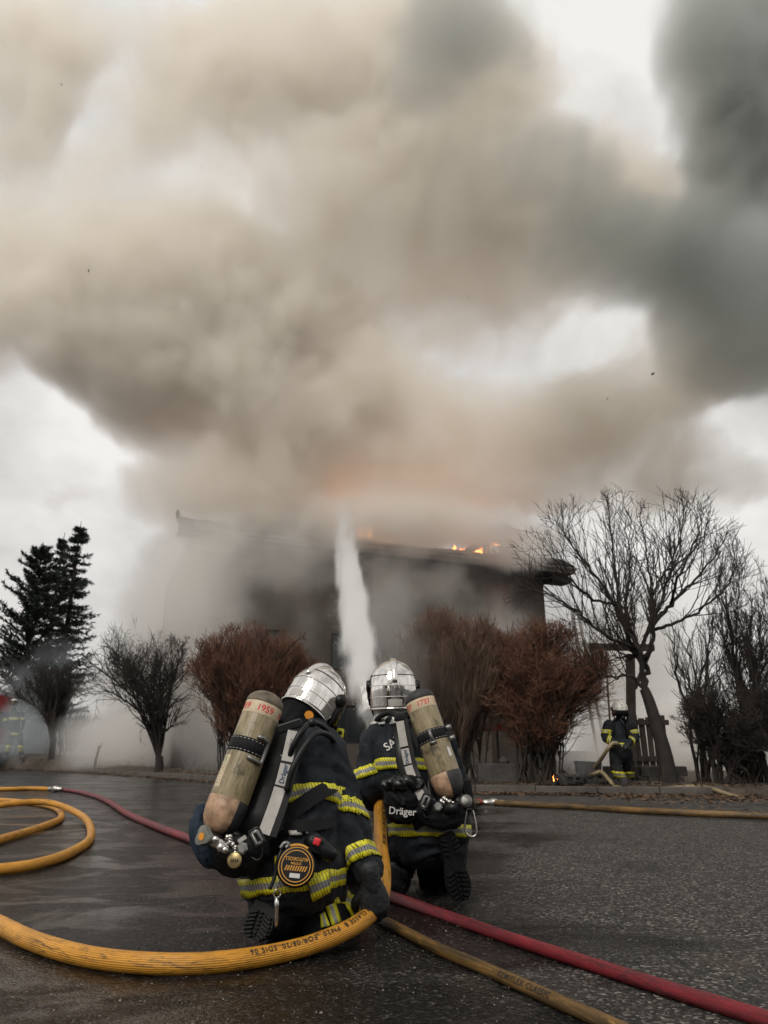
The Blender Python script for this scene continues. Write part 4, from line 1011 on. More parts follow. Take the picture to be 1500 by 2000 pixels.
def arc_at(P_, px, lmin=0.0):        # metres along a hose where it passes a photo column (first time)
    L = 0.0; best = None
    for a, b in zip(P_, P_[1:]):
        xa, xb = 750+FPX*a.x/((a.y)*math.cos(PITCH)+(a.z-CAMH)*math.sin(PITCH)), 750+FPX*b.x/((b.y)*math.cos(PITCH)+(b.z-CAMH)*math.sin(PITCH))
        if L > lmin and (xa-px)*(xb-px) <= 0: return L
        L += (b-a).length
    return L
hose_text(h1, P1, R1, arc_at(P1, 716, 1.6), '19 CLASSE B  PN20  FOR 08/20  SDIS 06', .0255, rad(-34), flip=False, spacing=1.25, sx=1.0)
hose_text(h1, P1, .0312, .82, 'DEVAL BALLIN METRIX 20MS NF', .0255, rad(32), flip=False)
# red hose with its yellow end and coupling behind the coil
R2 = .046
red = [gz(108, 1541, .03), gz(150, 1546, .03), gz(200, 1560, .03), gz(250, 1590, .03), gz(300, 1612, .03), gz(370, 1638, .03), gz(480, 1672, .03), gz(620, 1705, .03), gz(755, 1748, .025), gz(860, 1785, .022), gz(1000, 1834, .022), gz(1150, 1882, .022), gz(1300, 1930, .022), gz(1500, 1992, .022), gz(1700, 2060, .022)]
h2, P2 = hose('fire_hose', red, lambda k: float(np.interp(k, [0, 5, 8, 10], [.034, .032, .025, .0225])), M_hr, 'red hose running from the left coupling behind the left person to the lower right corner', 24, 8)
yl = [gz(-300, 1530, .036), gz(-100, 1538, .036), gz(0, 1541, .036), gz(60, 1540, .036), gz(100, 1541, .034)]
h3, P3 = hose('fire_hose', yl, .036, M_hy, 'straight yellow hose at the far left joined to the red hose', 24, 8)
def coupling(name, p, d, r, label):
    d = d.normalized(); c = tag(empty(name, p), label, 'coupling')
    mb = MB(); mb.lathe([(r*.95, -.15), (r*1.1, -.12), (r*1.12, -.05), (r*1.5, -.045), (r*1.55, .045), (r*1.12, .05), (r*1.1, .12), (r*.95, .15)], p, d, 20); mb.build('body', M_steel, c)
    for k in range(6):
        a = d.orthogonal().normalized(); a = Matrix.Rotation(k*math.pi/3, 3, d) @ a
        mb = MB(); mb.box(p+a*r*1.55, (r*.4, r*.5, .05), Matrix((a, d.cross(a), d)).transposed()); mb.build('lug', M_grey, c, smooth=False, bevel=.003)
coupling('hose_coupling', gz(108, 1541, .055), gz(150, 1543, .05)-gz(60, 1540, .055), .034, 'metal coupling between the yellow hose and the red hose at left')
dr = [gz(738, 1793, .022), gz(765, 1806, .022), gz(850, 1850, .020), gz(950, 1893, .020), gz(1060, 1942, .020), gz(1190, 2000, .020), gz(1330, 2066, .020)]
h4, P4 = hose('fire_hose', dr, .0200, M_hd, 'grimy worn yellow hose running to the bottom edge beside the red hose', 24, 10)
hose_text(h4, P4, .0200, arc_at(P4, 992), 'REMIFLEX CLASSIC', .0255, rad(10), flip=False, spacing=1.2)
h5, P5 = hose('fire_hose', [P(900, 1566, 4.3), gz(930, 1567, .05), gz(1000, 1570, .045), gz(1150, 1577, .045), gz(1300, 1586, .045), gz(1500, 1594, .045), gz(1800, 1606, .045)], .037, M_hd, 'thin yellow hose lying across the yard to the right edge', 18, 8)
def on_hose(P_, r, px, ln, mat, name, parent):
    q = min(range(len(P_)), key=lambda i: abs(750+P_[i].x*S(P_[i].y, P_[i].z)-px)); p = P_[q]; d = (P_[min(q+1, len(P_)-1)]-P_[q-1]).normalized()
    mb = MB(); mb.lathe([(r*1.02, -ln/2), (r*1.08, -ln/2+.004), (r*1.08, ln/2-.004), (r*1.02, ln/2)], p, d, 18); return mb.build(name, mat, parent)
on_hose(P5, .038, 938, .09, M_red, 'red_band', h5); on_hose(P5, .039, 950, .05, M_white, 'white_band', h5)
p = min(P5, key=lambda q: abs(750+q.x*S(q.y, q.z)-966)); coupling('hose_coupling', p, Vector((1, -.1, 0)), .042, 'metal coupling on the thin yellow hose near the right person')
# ------------------------------------------------------------------ breathing sets
def cyl_mat():
    m = bpy.data.materials.new('worn_cylinder_cover'); m.use_nodes = True; T = NT(m.node_tree); b = m.node_tree.nodes['Principled BSDF']
    uv = m.node_tree.nodes.new('ShaderNodeUVMap').outputs[0]; s = m.node_tree.nodes.new('ShaderNodeSeparateXYZ'); T.l(uv, s.inputs[0])
    co = m.node_tree.nodes.new('ShaderNodeTexCoord').outputs['Object']
    v3 = m.node_tree.nodes.new('ShaderNodeCombineXYZ'); T.l(T.math('MULTIPLY', s.outputs[0], 60), v3.inputs[0]); T.l(T.math('MULTIPLY', s.outputs[1], 12), v3.inputs[1])
    st = T.noise(v3.outputs[0], 1.0, 6, .7)
    c = T.ramp(st, [(.25, (.060, .046, .026)), (.42, (.185, .145, .078)), (.60, (.33, .27, .16)), (.76, (.52, .46, .33))])
    c = T.mix(T.maprange(T.noise(co, 4.5, 5, .7, 1.0), .42, .62, 0, .6, True), c, (.30, .245, .15))
    c = T.mix(T.maprange(T.noise(co, 11, 6, .7), .52, .66, 0, .85, True), c, (.055, .046, .030)); T.l(c, b.inputs['Base Color']); b.inputs['Roughness'].default_value = .38
    bn = m.node_tree.nodes.new('ShaderNodeBump'); bn.inputs['Strength'].default_value = .3; bn.inputs['Distance'].default_value = .002; T.l(st, bn.inputs['Height']); T.l(bn.outputs[0], b.inputs['Normal'])
    return m
M_cyl = cyl_mat()
M_cream = material('cream_label', (.55, .44, .30), .5, var=.22, vscale=16)
M_tan = material('scuffed_tan_rubber', (.36, .225, .14), .5, var=.6, vscale=22, bump=.3, bscale=30)
M_dirt = material('dirty_brown_rubber', (.135, .105, .072), .6, var=.6, vscale=14, bump=.4, bscale=40)
M_darkrub = material('dark_rubber_cap', (.020, .020, .021), .55, var=.5, vscale=26, bump=.4, bscale=90)
def cylinder(parent, top, bot, r, number, topmat, cut_az, strap_t, buckle, num_az, label_h=.050, tc=.062, fc=.116, bside=1):
    top, bot = Vector(top), Vector(bot); d = (bot-top); L = d.length; d.normalize()
    ref = (CAMP-(top+bot)/2); ref = (ref-d*ref.dot(d)).normalized(); sd = d.cross(ref)       # azimuth 0 faces the yard; positive az to the right
    if sd.x < 0: sd = -sd
    def sp(az, h, k=1.0): return top+d*h+(ref*math.cos(az)+sd*math.sin(az))*(r*k)
    mb = MB(); mb.lathe([(r*.97, tc-.02), (r, tc-.01), (r, L*.5), (r, L-fc+.01), (r*.97, L-fc+.02)], top, d, 40, ref=ref); cy_ = mb.build('air_cylinder', M_cyl, parent)
    dome = [(r*math.sin(t*math.pi/2)*1.02, .052*(1-math.cos(t*math.pi/2))) for t in (.12, .3, .45, .6, .75, .9, 1.0)]+[(r*1.015, tc-.003), (r*.99, tc)]
    mb = MB(); mb.lathe(dome, top, d, 40, ref=ref); mb.build('top_cover', topmat, cy_)
    mb = MB(); mb.lathe([(r*1.006, tc), (r*1.009, tc+.001), (r*1.009, tc+label_h-.001), (r*1.004, tc+label_h)], top, d, 40, ref=ref); mb.build('number_band', M_cream, cy_)
    # foot cover: tan with one dark quarter
    foot = [(r*.99, L-fc-.003), (r*1.02, L-fc), (r*1.025, L-.078), (r*.95, L-.04), (r*.75, L-.012), (r*.45, L+.004), (r*.12, L+.008)]
    N = 48; V = []
    for a, h in foot:
        for k in range(N): V.append(sp(2*math.pi*k/N, h, a/r))
    mb = MB(); b0 = len(mb.v); mb.v += [tuple(v) for v in V]
    for i in range(len(foot)-1):
        for k in range(N):
            az = (2*math.pi*(k+.5)/N+math.pi) % (2*math.pi)-math.pi
            mb.f.append((i*N+k, i*N+(k+1) % N, (i+1)*N+(k+1) % N, (i+1)*N+k)); mb.mi.append(1 if cut_az[0] < az < cut_az[1] else 0)
    mb.build('foot_cover', [M_tan, M_darkrub], cy_)
    for az_c, cut in ((num_az, None), (num_az+1.35, None), (num_az-1.35, None)):
        lettering(number, .036, lambda x, y, a=az_c: sp(a+x/r, tc+label_h*.52-y, 1.016), M_redink, cy_, True, sub=2, name='number')
    # strap and buckle
    h0 = L*strap_t; mb = MB(); mb.lathe([(r*1.0, h0-.029), (r*1.035, h0-.027), (r*1.035, h0+.027), (r*1.0, h0+.029)], top, d, 40, ref=ref); stp = mb.build('strap', M_black, parent)
    for e in (-.022, .022):
        mb = MB()
        for k in range(0, 60, 2):
            a0, a1 = 2*math.pi*k/60, 2*math.pi*(k+1)/60
            mb.add([sp(a0, h0+e-.001, 1.04), sp(a1, h0+e-.001, 1.04), sp(a1, h0+e+.001, 1.04), sp(a0, h0+e+.001, 1.04)], [(0, 1, 2, 3)])
        o = mb.build('stitching', M_strip, stp, smooth=False); o['kind'] = 'stuff'
    if buckle == 'frame':
        mb = MB(); a0, a1 = 0.05, .82; q = [sp(a, h0+e, 1.10) for a, e in ((a0, -.058), (a1, -.058), (a1, .062), (a0-.25, .062))]
        mb.tube([sp(.22, h0-.040, 1.07), sp(.52, h0-.042, 1.10), sp(.84, h0-.038, 1.10), sp(.92, h0-.03, 1.10), sp(.92, h0+.04, 1.10), sp(.84, h0+.048, 1.10), sp(.45, h0+.046, 1.10), sp(.08, h0+.042, 1.07)], .0085, 8); mb.build('buckle', M_grey, stp)
    else:
        mb = MB(); mb.tube([sp(-.05, h0-.030, 1.06), sp(-.05, h0+.036, 1.06)], .008, 8); mb.tube([sp(.16, h0+.036, 1.06), sp(-.05, h0+.040, 1.07), sp(-.25, h0+.036, 1.06)], .009, 8); mb.build('buckle', M_grey, stp)
    return cy_, sp, d, ref, sd, L
def harness_strip(F, root, pts, Y, w, cuts, texts, nrm):
    pts = [P(x, y, yy) for (x, y), yy in zip(pts, Y)]; pp = catmull(pts, 8); base = strip('harness_plate', [p+Vector((.012, .014, 0)) for p in pp], w*1.55, nrm, M_plastic, root, .012)
    L = [0.0]
    for a, b in zip(pp, pp[1:]): L.append(L[-1]+(b-a).length)
    T_ = L[-1]
    def at(s):
        s = max(0, min(T_*.9999, s)); i = max(0, int(np.searchsorted(L, s, side='right'))-1); i = min(i, len(pp)-2); t = (s-L[i])/(L[i+1]-L[i]); return pp[i].lerp(pp[i+1], t), (pp[i+1]-pp[i]).normalized()
    for a, b in cuts:
        q = [at(T_*(a+(b-a)*k/8))[0] for k in range(9)]; strip('pale_strip', q, w, nrm, M_strip, root, .004)
    for s_, txt, size, mat, flip in texts:
        p, t = at(T_*s_); n_ = Vector(nrm).normalized(); sd = t.cross(n_).normalized(); nn = sd.cross(t).normalized()
        up = -sd if flip else sd
        tt = t if flip else -t
        tt = -t; up = tt.cross(nn)*-1
        lettering(txt, size, lambda x, y: p+tt*x+up*y+nn*.0062, mat, root, True, sub=0)
    return pp
# left person's set
BA1 = tag(empty('breathing_apparatus', P(500, 1600, 2.98)), 'breathing set with cylinder number 1959 on the back of the left person', 'air set')
c1, sp1, d1, r1, e1, L1 = cylinder(BA1, P(526, 1353, 3.04), P(424, 1626, 2.90), .0755, '1959', M_dirt, (.50, 2.2), .43, 'frame', .12)
mb = MB()
q = [sp1(a, h, 1.012) for h in (L1*.60, L1*.67, L1*.76, L1*.83) for a in np.linspace(-1.15, -.72, 5)]
sg = 1 if (sp1(.5, .3)-sp1(0, .3)).x > 0 else -1
def cylface(c, sp, h0, h1, a0, a1, mat, name, k=1.012, n=7):
    mb = MB(); q = [sp(a, h, k) for h in np.linspace(h0, h1, 5) for a in np.linspace(a0, a1, n)]; mb.add(q, [(i*n+j, i*n+j+1, i*n+n+j+1, i*n+n+j) for i in range(4) for j in range(n-1)]); return mb.build(name, mat, c)
lab = cylface(c1, sp1, L1*.52, L1*.74, -1.22, -.80, M_cream, 'paper_label')
mb = MB()
for k in range(7):
    h = L1*(.59+.020*k); a0, a1 = -1.16, -(1.16-.30*random.uniform(.6, 1)); mb.add([sp1(a0, h, 1.016), sp1(a1, h, 1.016), sp1(a1, h+.004, 1.016), sp1(a0, h+.004, 1.016)], [(0, 1, 2, 3)])
o = mb.build('print_lines', material('grey_print', (.20, .18, .14), .7), lab, smooth=False); o['kind'] = 'stuff'
mb = MB(); h = L1*.55; mb.add([sp1(-1.06, h-.018, 1.016), sp1(-.93, h+.014, 1.016), sp1(-1.17, h+.014, 1.016)], [(0, 1, 2)]); mb.build('green_mark', material('green_print', (.10, .30, .10), .6), lab, smooth=False)
bk = MB(); bk.tube([P(566, 1418, 3.10), P(545, 1500, 3.06), P(520, 1590, 3.0), P(494, 1640, 2.96)], [(.055, .022), (.075, .024), (.085, .026), (.12, .03)], 12, up=(1, .2, 0)); bk.build('backplate', M_plastic, BA1)
hp1 = harness_strip(F1, BA1, [(574, 1424), (557, 1500), (540, 1560), (514, 1632)], (2.99, 2.94, 2.90, 2.86), .044, ((.02, .32), (.345, .55), (.57, .985)), ((.44, 'Dräger', .026, M_blueink, False), (.17, 'TYPE 2 EN 137', .009, M_ink, False)), (.15, -1, .15))
def knob(root, p, ax, r, mat, name, h=.03, n=14): mb = MB(); mb.lathe([(r*.8, 0), (r, h*.2), (r, h*.8), (r*.75, h)], p, ax, n); return mb.build(name, mat, root)
def tubes(root, name, pts, r, mat, n=10, sub=6): mb = MB(); mb.tube(catmull(pts, sub), r, n); return mb.build(name, mat, root)
tubes(BA1, 'pressure_hose', [P(566, 1476, 2.96), P(575, 1452, 2.95), P(592, 1424, 2.97), P(612, 1411, 3.05), P(636, 1424, 3.16), P(648, 1450, 3.28)], .011, M_plastic)
tubes(BA1, 'pressure_hose', [P(560, 1545, 2.90), P(572, 1500, 2.90), P(592, 1462, 2.93), P(618, 1432, 2.98), P(644, 1438, 3.10), P(660, 1462, 3.22)], .012, M_plastic)
knob(BA1, P(610, 1413, 3.03), (0, -1, .2), .018, M_plastic, 'hose_clip'); 
mb = MB(); mb.box(P(566, 1418, 3.0), (.10, .03, .035), Matrix.Rotation(-.3, 3, 'Y')); mb.build('top_bracket', M_plastic, BA1, smooth=False, bevel=.006)
# valve, manifold, gauges and the padded belt
mb = MB(); mb.tube(catmull([P(384, 1560, 2.98), P(380, 1600, 2.92), P(388, 1650, 2.90), P(402, 1690, 2.92)], 5), [(.03, .02)]+[(.045, .04)]*14+[(.03, .03)], 12); 
mb2 = [chain([P(392, 1582, 2.98), P(388, 1620, 2.95), P(396, 1655, 2.95), P(420, 1678, 2.96)], [(.022, .026), (.036, .036), (.042, .04), (.036, .034)])]
M_bluecloth = cloth_mat('dark_blue_bag_cloth', (.012, .020, .032), .2)
bag = link('mask_bag', union_mesh('mask_bag', mb2, .008, 3, .010, 14, 3), M_bluecloth, BA1)
v0 = P(425, 1628, 2.90); knob(BA1, v0, (P(414, 1650, 2.86)-v0), .030, M_plastic, 'valve_neck', .05)
p = P(404, 1634, 2.84); mb = MB(); axk = Vector((-.5, -.8, .1)).normalized(); a_ = axk.orthogonal().normalized(); b_ = axk.cross(a_)
ring = []
for k in range(24):
    th = 2*math.pi*k/24; rr = .034*(1+.18*math.cos(3*th)); ring.append((a_*math.cos(th)+b_*math.sin(th))*rr)
mb.add([p+v for v in ring]+[p+axk*.026+v*.93 for v in ring], [tuple(range(23, -1, -1)), tuple(range(24, 48))]+[(i, (i+1) % 24, 24+(i+1) % 24, 24+i) for i in range(24)]); kb = mb.build('valve_handle', material('grey_green_knob', (.16, .165, .14), .5, var=.3, vscale=30), BA1, bevel=.003)
mb = MB(); mb.lathe([(.013, .0265), (.013, .0285)], p, axk, 16); mb.build('handle_badge', M_amber, kb, smooth=False)
tubes(BA1, 'valve_body', [P(414, 1640, 2.86), P(428, 1648, 2.85), P(446, 1656, 2.86)], .022, M_steel, 12)
for k, (x, y, r_) in enumerate(((421, 1640, .014), (432, 1655, .017), (440, 1660, .013))): knob(BA1, P(x, y, 2.83), (.2, -1, .1), r_, M_steel, 'valve_nut', .025, 6)
tubes(BA1, 'regulator', [P(430, 1660, 2.86), P(450, 1668, 2.86), P(470, 1660, 2.88)], .030, M_plastic, 14)
for k in range(13):
    a = k*.9; q = P(444+2.2*k*.7+3*math.sin(a), 1632+2.6*k+3*math.cos(a*1.7), 2.84); mb = MB(); mb.lathe([(.0040, -.009), (.0085, -.006), (.0085, .006), (.0040, .009)], q, Vector((math.sin(a*2), .4*math.cos(a), 1)), 8); mb.build('chain_link', M_steel, BA1)
belt = union_mesh('hip_belt', [chain([P(420, 1668, 2.95), P(446, 1668, 2.91), P(480, 1664, 2.90), P(520, 1656, 2.93)], [(.05, .03), (.066, .036), (.062, .030), (.045, .022)], (0, 0, 1)),
      chain([P(440, 1680, 2.93), P(470, 1687, 2.91), P(505, 1684, 2.94)], [(.05, .03), (.05, .03), (.03, .02)], (0, 0, 1))], .008, 4, .005, 12, 5)
link('hip_belt', belt, M_black, BA1)
q = P(459, 1680, 2.825); mb = MB(); mb.lathe([(.026, 0), (.027, .006), (.024, .009)], q, (-.15, -1, .1), 24); bd = mb.build('round_badge', material('brass_badge', (.36, .28, .13), .35, metal=.6), BA1)
lettering('BG4', .016, lambda x, y: q+Vector((x, -.0125, y)), M_ink, bd, True, sub=0)
def buckle(root, x, y, Y, w, h, ang, mat=M_plastic, name='buckle'):
    c = P(x, y, Y); R_ = Matrix.Rotation(ang, 3, 'Y'); pts = [c+R_ @ Vector(v) for v in ((-w, 0, -h), (w, 0, -h), (w, 0, h), (-w, 0, h), (-w, 0, -h))]
    out = []
    for a, b in zip(pts, pts[1:]): out += [a.lerp(b, .08), a.lerp(b, .92)]
    mb = MB(); mb.tube(out+[out[0]], .0065, 8); return mb.build(name, mat, root)
buckle(BA1, 502, 1636, 2.82, .018, .030, -.55); buckle(BA1, 502, 1636, 2.815, .011, .021, -.55, M_grey)
mb = MB(); mb.box(P(473, 1639, 2.83), (.032, .006, .014), Matrix.Rotation(-.55, 3, 'Y')); mb.build('name_plate', M_strip, BA1, smooth=False, bevel=.001)
mb = MB(); mb.lathe([(.020, 0), (.022, .006), (.015, .010)], P(474, 1657, 2.83), (-.1, -1, .2), 6); mb.build('hex_fitting', M_grey, BA1, smooth=False)
tubes(BA1, 'cable_loop', [P(508, 1645, 2.84), P(512, 1668, 2.84), P(504, 1680, 2.84), P(490, 1674, 2.85)], .004, M_plastic, 6)
strip_pts = catmull([P(512, 1632, 2.90)]+[on(F1, x_, y_, .018) for x_, y_ in ((545, 1606), (575, 1582), (600, 1564), (622, 1550))]+[on(F1, 640, 1540, .004), on(F1, 652, 1533, -.02)], 6); st_ = strip('waist_strap', [(on(F1, 750+0, 1500, 0) or q) if False else q for q in strip_pts], .058, (.2, -1, .2), M_black, BA1, .005)
# worn details of the left person
def patch(F, name, quad, mat, off=.008, nx=8, ny=4, which='bvh', parent=None, swap=False):
    """a sewn patch: photo corners tl, tr, br, bl laid on the garment"""
    tl, tr, br, bl = [Vector((*q, 0)) for q in quad]; V = []
    for j in range(ny+1):
        for i in range(nx+1):
            a = tl.lerp(tr, i/nx); b = bl.lerp(br, i/nx); c = a.lerp(b, j/ny); h = on(F, c.x, c.y, off, which); V.append(h)
    good = [v for v in V if v is not None]
    if not good: return None
    my = sum(v.y for v in good)/len(good)
    k = 0
    for j in range(ny+1):
        for i in range(nx+1):
            if V[k] is None: a = tl.lerp(tr, i/nx); b = bl.lerp(br, i/nx); c = a.lerp(b, j/ny); V[k] = P(c.x, c.y, my)
            k += 1
    mb = MB(); W = (V[nx]-V[0]).length; fs, uvs = [], []
    for j in range(ny):
        for i in range(nx):
            fs.append((j*(nx+1)+i, j*(nx+1)+i+1, (j+1)*(nx+1)+i+1, (j+1)*(nx+1)+i)); f = lambda a, b: ((a/nx*W, 1-b/ny) if not swap else (b/ny*W, a/nx))
            uvs.append((f(i, j), f(i+1, j), f(i+1, j+1), f(i, j+1)))
    mb.add(V, fs, 0, uvs); o = mb.build(name, mat, parent or F.root); s_ = o.modifiers.new('t', 'SOLIDIFY'); s_.thickness = .0025; s_.offset = 0; return o
def back_text(F, txt, size, x0, y0, ang, mat, off=.009, which='bvh', spacing=1.0):
    c, s_ = math.cos(ang), math.sin(ang)
    def fm(x, y):
        px, py = x0+(x*c-y*s_), y0-(x*s_+y*c); h = on(F, px, py, off, which); return h if h is not None else P(px, py, F.J['waist'].y)
    return lettering(txt, size, fm, mat, F.root, True, 'LEFT', spacing, 1)
back_text(F1, 'POM', 22, 534, 1461, rad(-28), M_white)
patch(F1, 'orange_sticker', ((614, 1379), (632, 1379), (631, 1396), (615, 1397)), M_amber) if False else None
def sticker(root, px, py, r, mat, name, targets):
    d = ray(px, py).normalized(); h = None
    for ob in targets:
        me = ob.data.copy(); o_ = Vector((0, 0, 0)); q = ob
        while q is not None: o_ += q.location; q = q.parent
        me.transform(Matrix.Translation(o_)); b = bvh_of(me); bpy.data.meshes.remove(me); t = b.ray_cast(CAMP, d)
        if t[0] is not None and (h is None or t[3] < h[3]): h = t
    if h is None: return
    n = h[1] if h[1].dot(d) < 0 else -h[1]; a = n.orthogonal().normalized(); b_ = n.cross(a); c = h[0]+n*.004; mb = MB(); rn = random.Random(4)
    vs = [c+(a*math.cos(t)+b_*math.sin(t))*r*rn.uniform(.85, 1.1) for t in np.linspace(0, 6.283, 9)[:-1]]; vs += [v+n*.002 for v in vs]
    mb.add(vs, [tuple(range(7, -1, -1)), tuple(range(8, 16))]+[(i, (i+1) % 8, 8+(i+1) % 8, 8+i) for i in range(8)]); return mb.build(name, mat, root, smooth=False)
nape1 = next(c for c in H1.children if c.name.startswith('nape'))
sticker(F1.root, 604, 1397, .021, M_amber, 'orange_sticker', [nape1, F1.jacket])
# yellow helmet lamp
LP = P(664, 1432, 3.40); lamp = tag(empty('helmet_lamp', LP), 'small fluorescent yellow lamp clipped below the tilted helmet at left', 'lamp')
mb = MB(); mb.box(LP, (.034, .05, .042), Matrix.Rotation(.15, 3, 'Y')); mb.build('body', M_fluo, lamp, bevel=.008); mb = MB(); mb.lathe([(.010, 0), (.010, .004)], LP+Vector((.002, -.0255, 0)), (.1, -1, 0), 14); mb.build('button', M_ink, lamp)
mb = MB(); mb.tube([LP+Vector((-.01, 0, .01)), LP+Vector((-.03, -.01, .04)), LP+Vector((-.035, -.02, .075))], [.013, .012, .012], 8); mb.build('bracket', M_plastic, lamp)
# things hanging on the left person's belt
def surf_pt(F, x, y, off, which='all'): 
    h = on(F, x, y, off, which); return h if h is not None else P(x, y, F.J['pelvis'].y-.18)
def reel(px, py, r, ang):
    c = surf_pt(F1, px, py, .05); n = Vector((.10, -1, .18)).normalized(); rt = Vector((1, .1, 0)); rt = (rt-n*rt.dot(n)).normalized(); u = n.cross(rt)*-1
    u = rt.cross(n)*-1
    rt, u = rt*math.cos(ang)+u*math.sin(ang), u*math.cos(ang)-rt*math.sin(ang)
    root = tag(empty('guide_line_reel', c), 'round black guide line reel with orange print hanging on the left person', 'reel')
    mb = MB(); mb.lathe([(r*.9, -.03), (r*1.05, -.022), (r*1.08, .012), (r*.98, .020), (r*.8, .021)], c, n, 32); mb.build('case', M_plastic, root)
    fm = lambda x, y: c+rt*x+u*y+n*.0225
    for rr in (.94, .78):
        mb = MB(); N = 40
        vs = [fm(q*r*math.cos(t), q*r*math.sin(t)) for t in np.linspace(0, 6.2832, N+1)[:-1] for q in (rr-.022, rr+.022)]; mb.add(vs, [(2*i, 2*i+1, (2*i+3) % (2*N), (2*i+2) % (2*N)) for i in range(N)]); mb.build('print_ring', M_orange, root, smooth=False)
    T_ = lambda x, y: fm(-x, -y)
    lettering('AUTOROLL', r*.25, lambda x, y: T_(x, y-r*.36), M_orange, root, True, name='lettering'); lettering('SYSTEM', r*.17, lambda x, y: T_(x, y-r*.14), M_orange, root, True)
    mb = MB()
    for k in range(9):
        x0 = -.56*r+k*.135*r; mb.add([fm(x0-.05*r, -.24*r), fm(x0+.02*r, -.24*r), fm(x0+.12*r, .02*r), fm(x0+.05*r, .02*r)], [(0, 1, 2, 3)])
    mb.build('hazard_stripes', M_orange, root, smooth=False)['kind'] = 'stuff'
    mb = MB(); mb.add([fm(-.28*r, -.58*r), fm(.28*r, -.58*r), fm(.28*r, -.36*r), fm(-.28*r, -.36*r)], [(0, 1, 2, 3)]); mb.build('white_label', M_white, root, smooth=False)
    mb = MB(); mb.add([fm(r*a*math.cos(t), r*a*math.sin(t)) for t in np.linspace(1.05, 2.0, 9) for a in (1.02, 1.13)], [(2*i, 2*i+1, 2*i+3, 2*i+2) for i in range(8)]); mb.build('orange_tab', M_orange, root, smooth=False)
    mb = MB(); mb.tube(catmull([c-rt*r*.85+u*r*.95-n*.01, c-rt*r*1.02+u*r*.3, c-rt*r*1.08-u*r*.6, c-rt*r*1.25-u*r*1.25], 5), .007, 8); mb.build('clip_arm', M_plastic, root)
    mb = MB(); mb.tube(catmull([c-rt*r*1.0+u*r*.8, c-rt*r*.8+u*r*1.1, c-rt*r*.55+u*r*1.05, c-rt*r*.7+u*r*.85], 5), .008, 8); mb.build('hook', M_grey, root)
    return root
reel(578, 1692, .066, rad(-6))
# quick snap rod
a, b = surf_pt(F1, 541, 1752, .03), surf_pt(F1, 543, 1806, .03); b = Vector((b.x, a.y, b.z))
root = tag(empty('snap_hook', a), 'slim steel snap hook hanging on a cord from the left person', 'snap hook'); dn = (b-a).normalized()
mb = MB(); mb.tube([a, a+dn*.03, a+dn*.07, b-dn*.01, b], [.010, .0085, .008, .007, .004], 10); mb.build('rod', M_steel, root)
mb = MB(); rg = [a+Vector((.013*math.cos(t), 0, .011+.013*math.sin(t))) for t in np.linspace(0, 6.283, 15)]; mb.tube(rg, .0032, 6); mb.build('eye', M_steel, root)
mb = MB(); mb.tube(catmull([a+Vector((0, 0, .022)), surf_pt(F1, 543, 1735, .03), surf_pt(F1, 546, 1716, .04)], 4), .0025, 6); mb.build('cord', M_steel, root)
# distress unit with its red button, belt parts
c = surf_pt(F1, 624, 1652, .035); root = tag(empty('distress_unit', c), 'black distress unit with a red button on the left person\'s waist', 'alarm')
R_ = Matrix.Rotation(rad(35), 3, 'Y'); mb = MB(); mb.tube([c+R_ @ Vector((-.055, 0, 0)), c+R_ @ Vector((-.03, -.005, 0)), c+R_ @ Vector((.04, -.005, 0)), c+R_ @ Vector((.07, 0, 0))], [.026, .034, .032, .022], 12); mb.build('case', M_plastic, root)
q = surf_pt(F1, 619, 1644, .084); mb = MB(); mb.box(q, (.026, .012, .026), Matrix.Rotation(rad(20), 3, 'Y')); mb.build('button', M_red, root, bevel=.005)
mb = MB(); mb.box(c+Vector((-.01, -.031, .004)), (.05, .008, .05), Matrix.Rotation(rad(20), 3, 'Y')); mb.build('bezel', M_plastic, root, bevel=.006)
patch(F1, 'pale_label', ((563, 1622), (589, 1622), (590, 1631), (566, 1631)), M_strip, .020, 4, 2, 'all'); patch(F1, 'pale_label', ((597, 1620), (609, 1617), (609, 1626), (598, 1628)), M_strip, .020, 3, 2, 'all')
strip('waist_belt', catmull([surf_pt(F1, x, y, .014) for x, y in ((512, 1640), (545, 1622), (580, 1614), (615, 1612), (650, 1606))], 5), .04, (.1, -1, .2), M_black, BA1, .006)
patch(F1, 'sewn_band', ((536, 1672), (548, 1670), (548, 1702), (537, 1703)), M_band, .009, 4, 3, 'all', swap=True)
patch(F1, 'sewn_band', ((599, 1716), (644, 1702), (646, 1742), (610, 1762)), M_band, .016, 8, 4, 'all')
patch(F1, 'sewn_band', ((636, 1772), (655, 1762), (668, 1802), (650, 1812)), M_band2, .012, 5, 6, 'all', swap=True); patch(F1, 'sewn_band', ((672, 1762), (690, 1746), (703, 1786), (690, 1795)), M_band2, .012, 5, 6, 'all', swap=True)
patch(F1, 'sewn_band', ((625, 1786), (634, 1780), (645, 1808), (627, 1812)), M_band2, .012, 4, 5, 'all', swap=True)
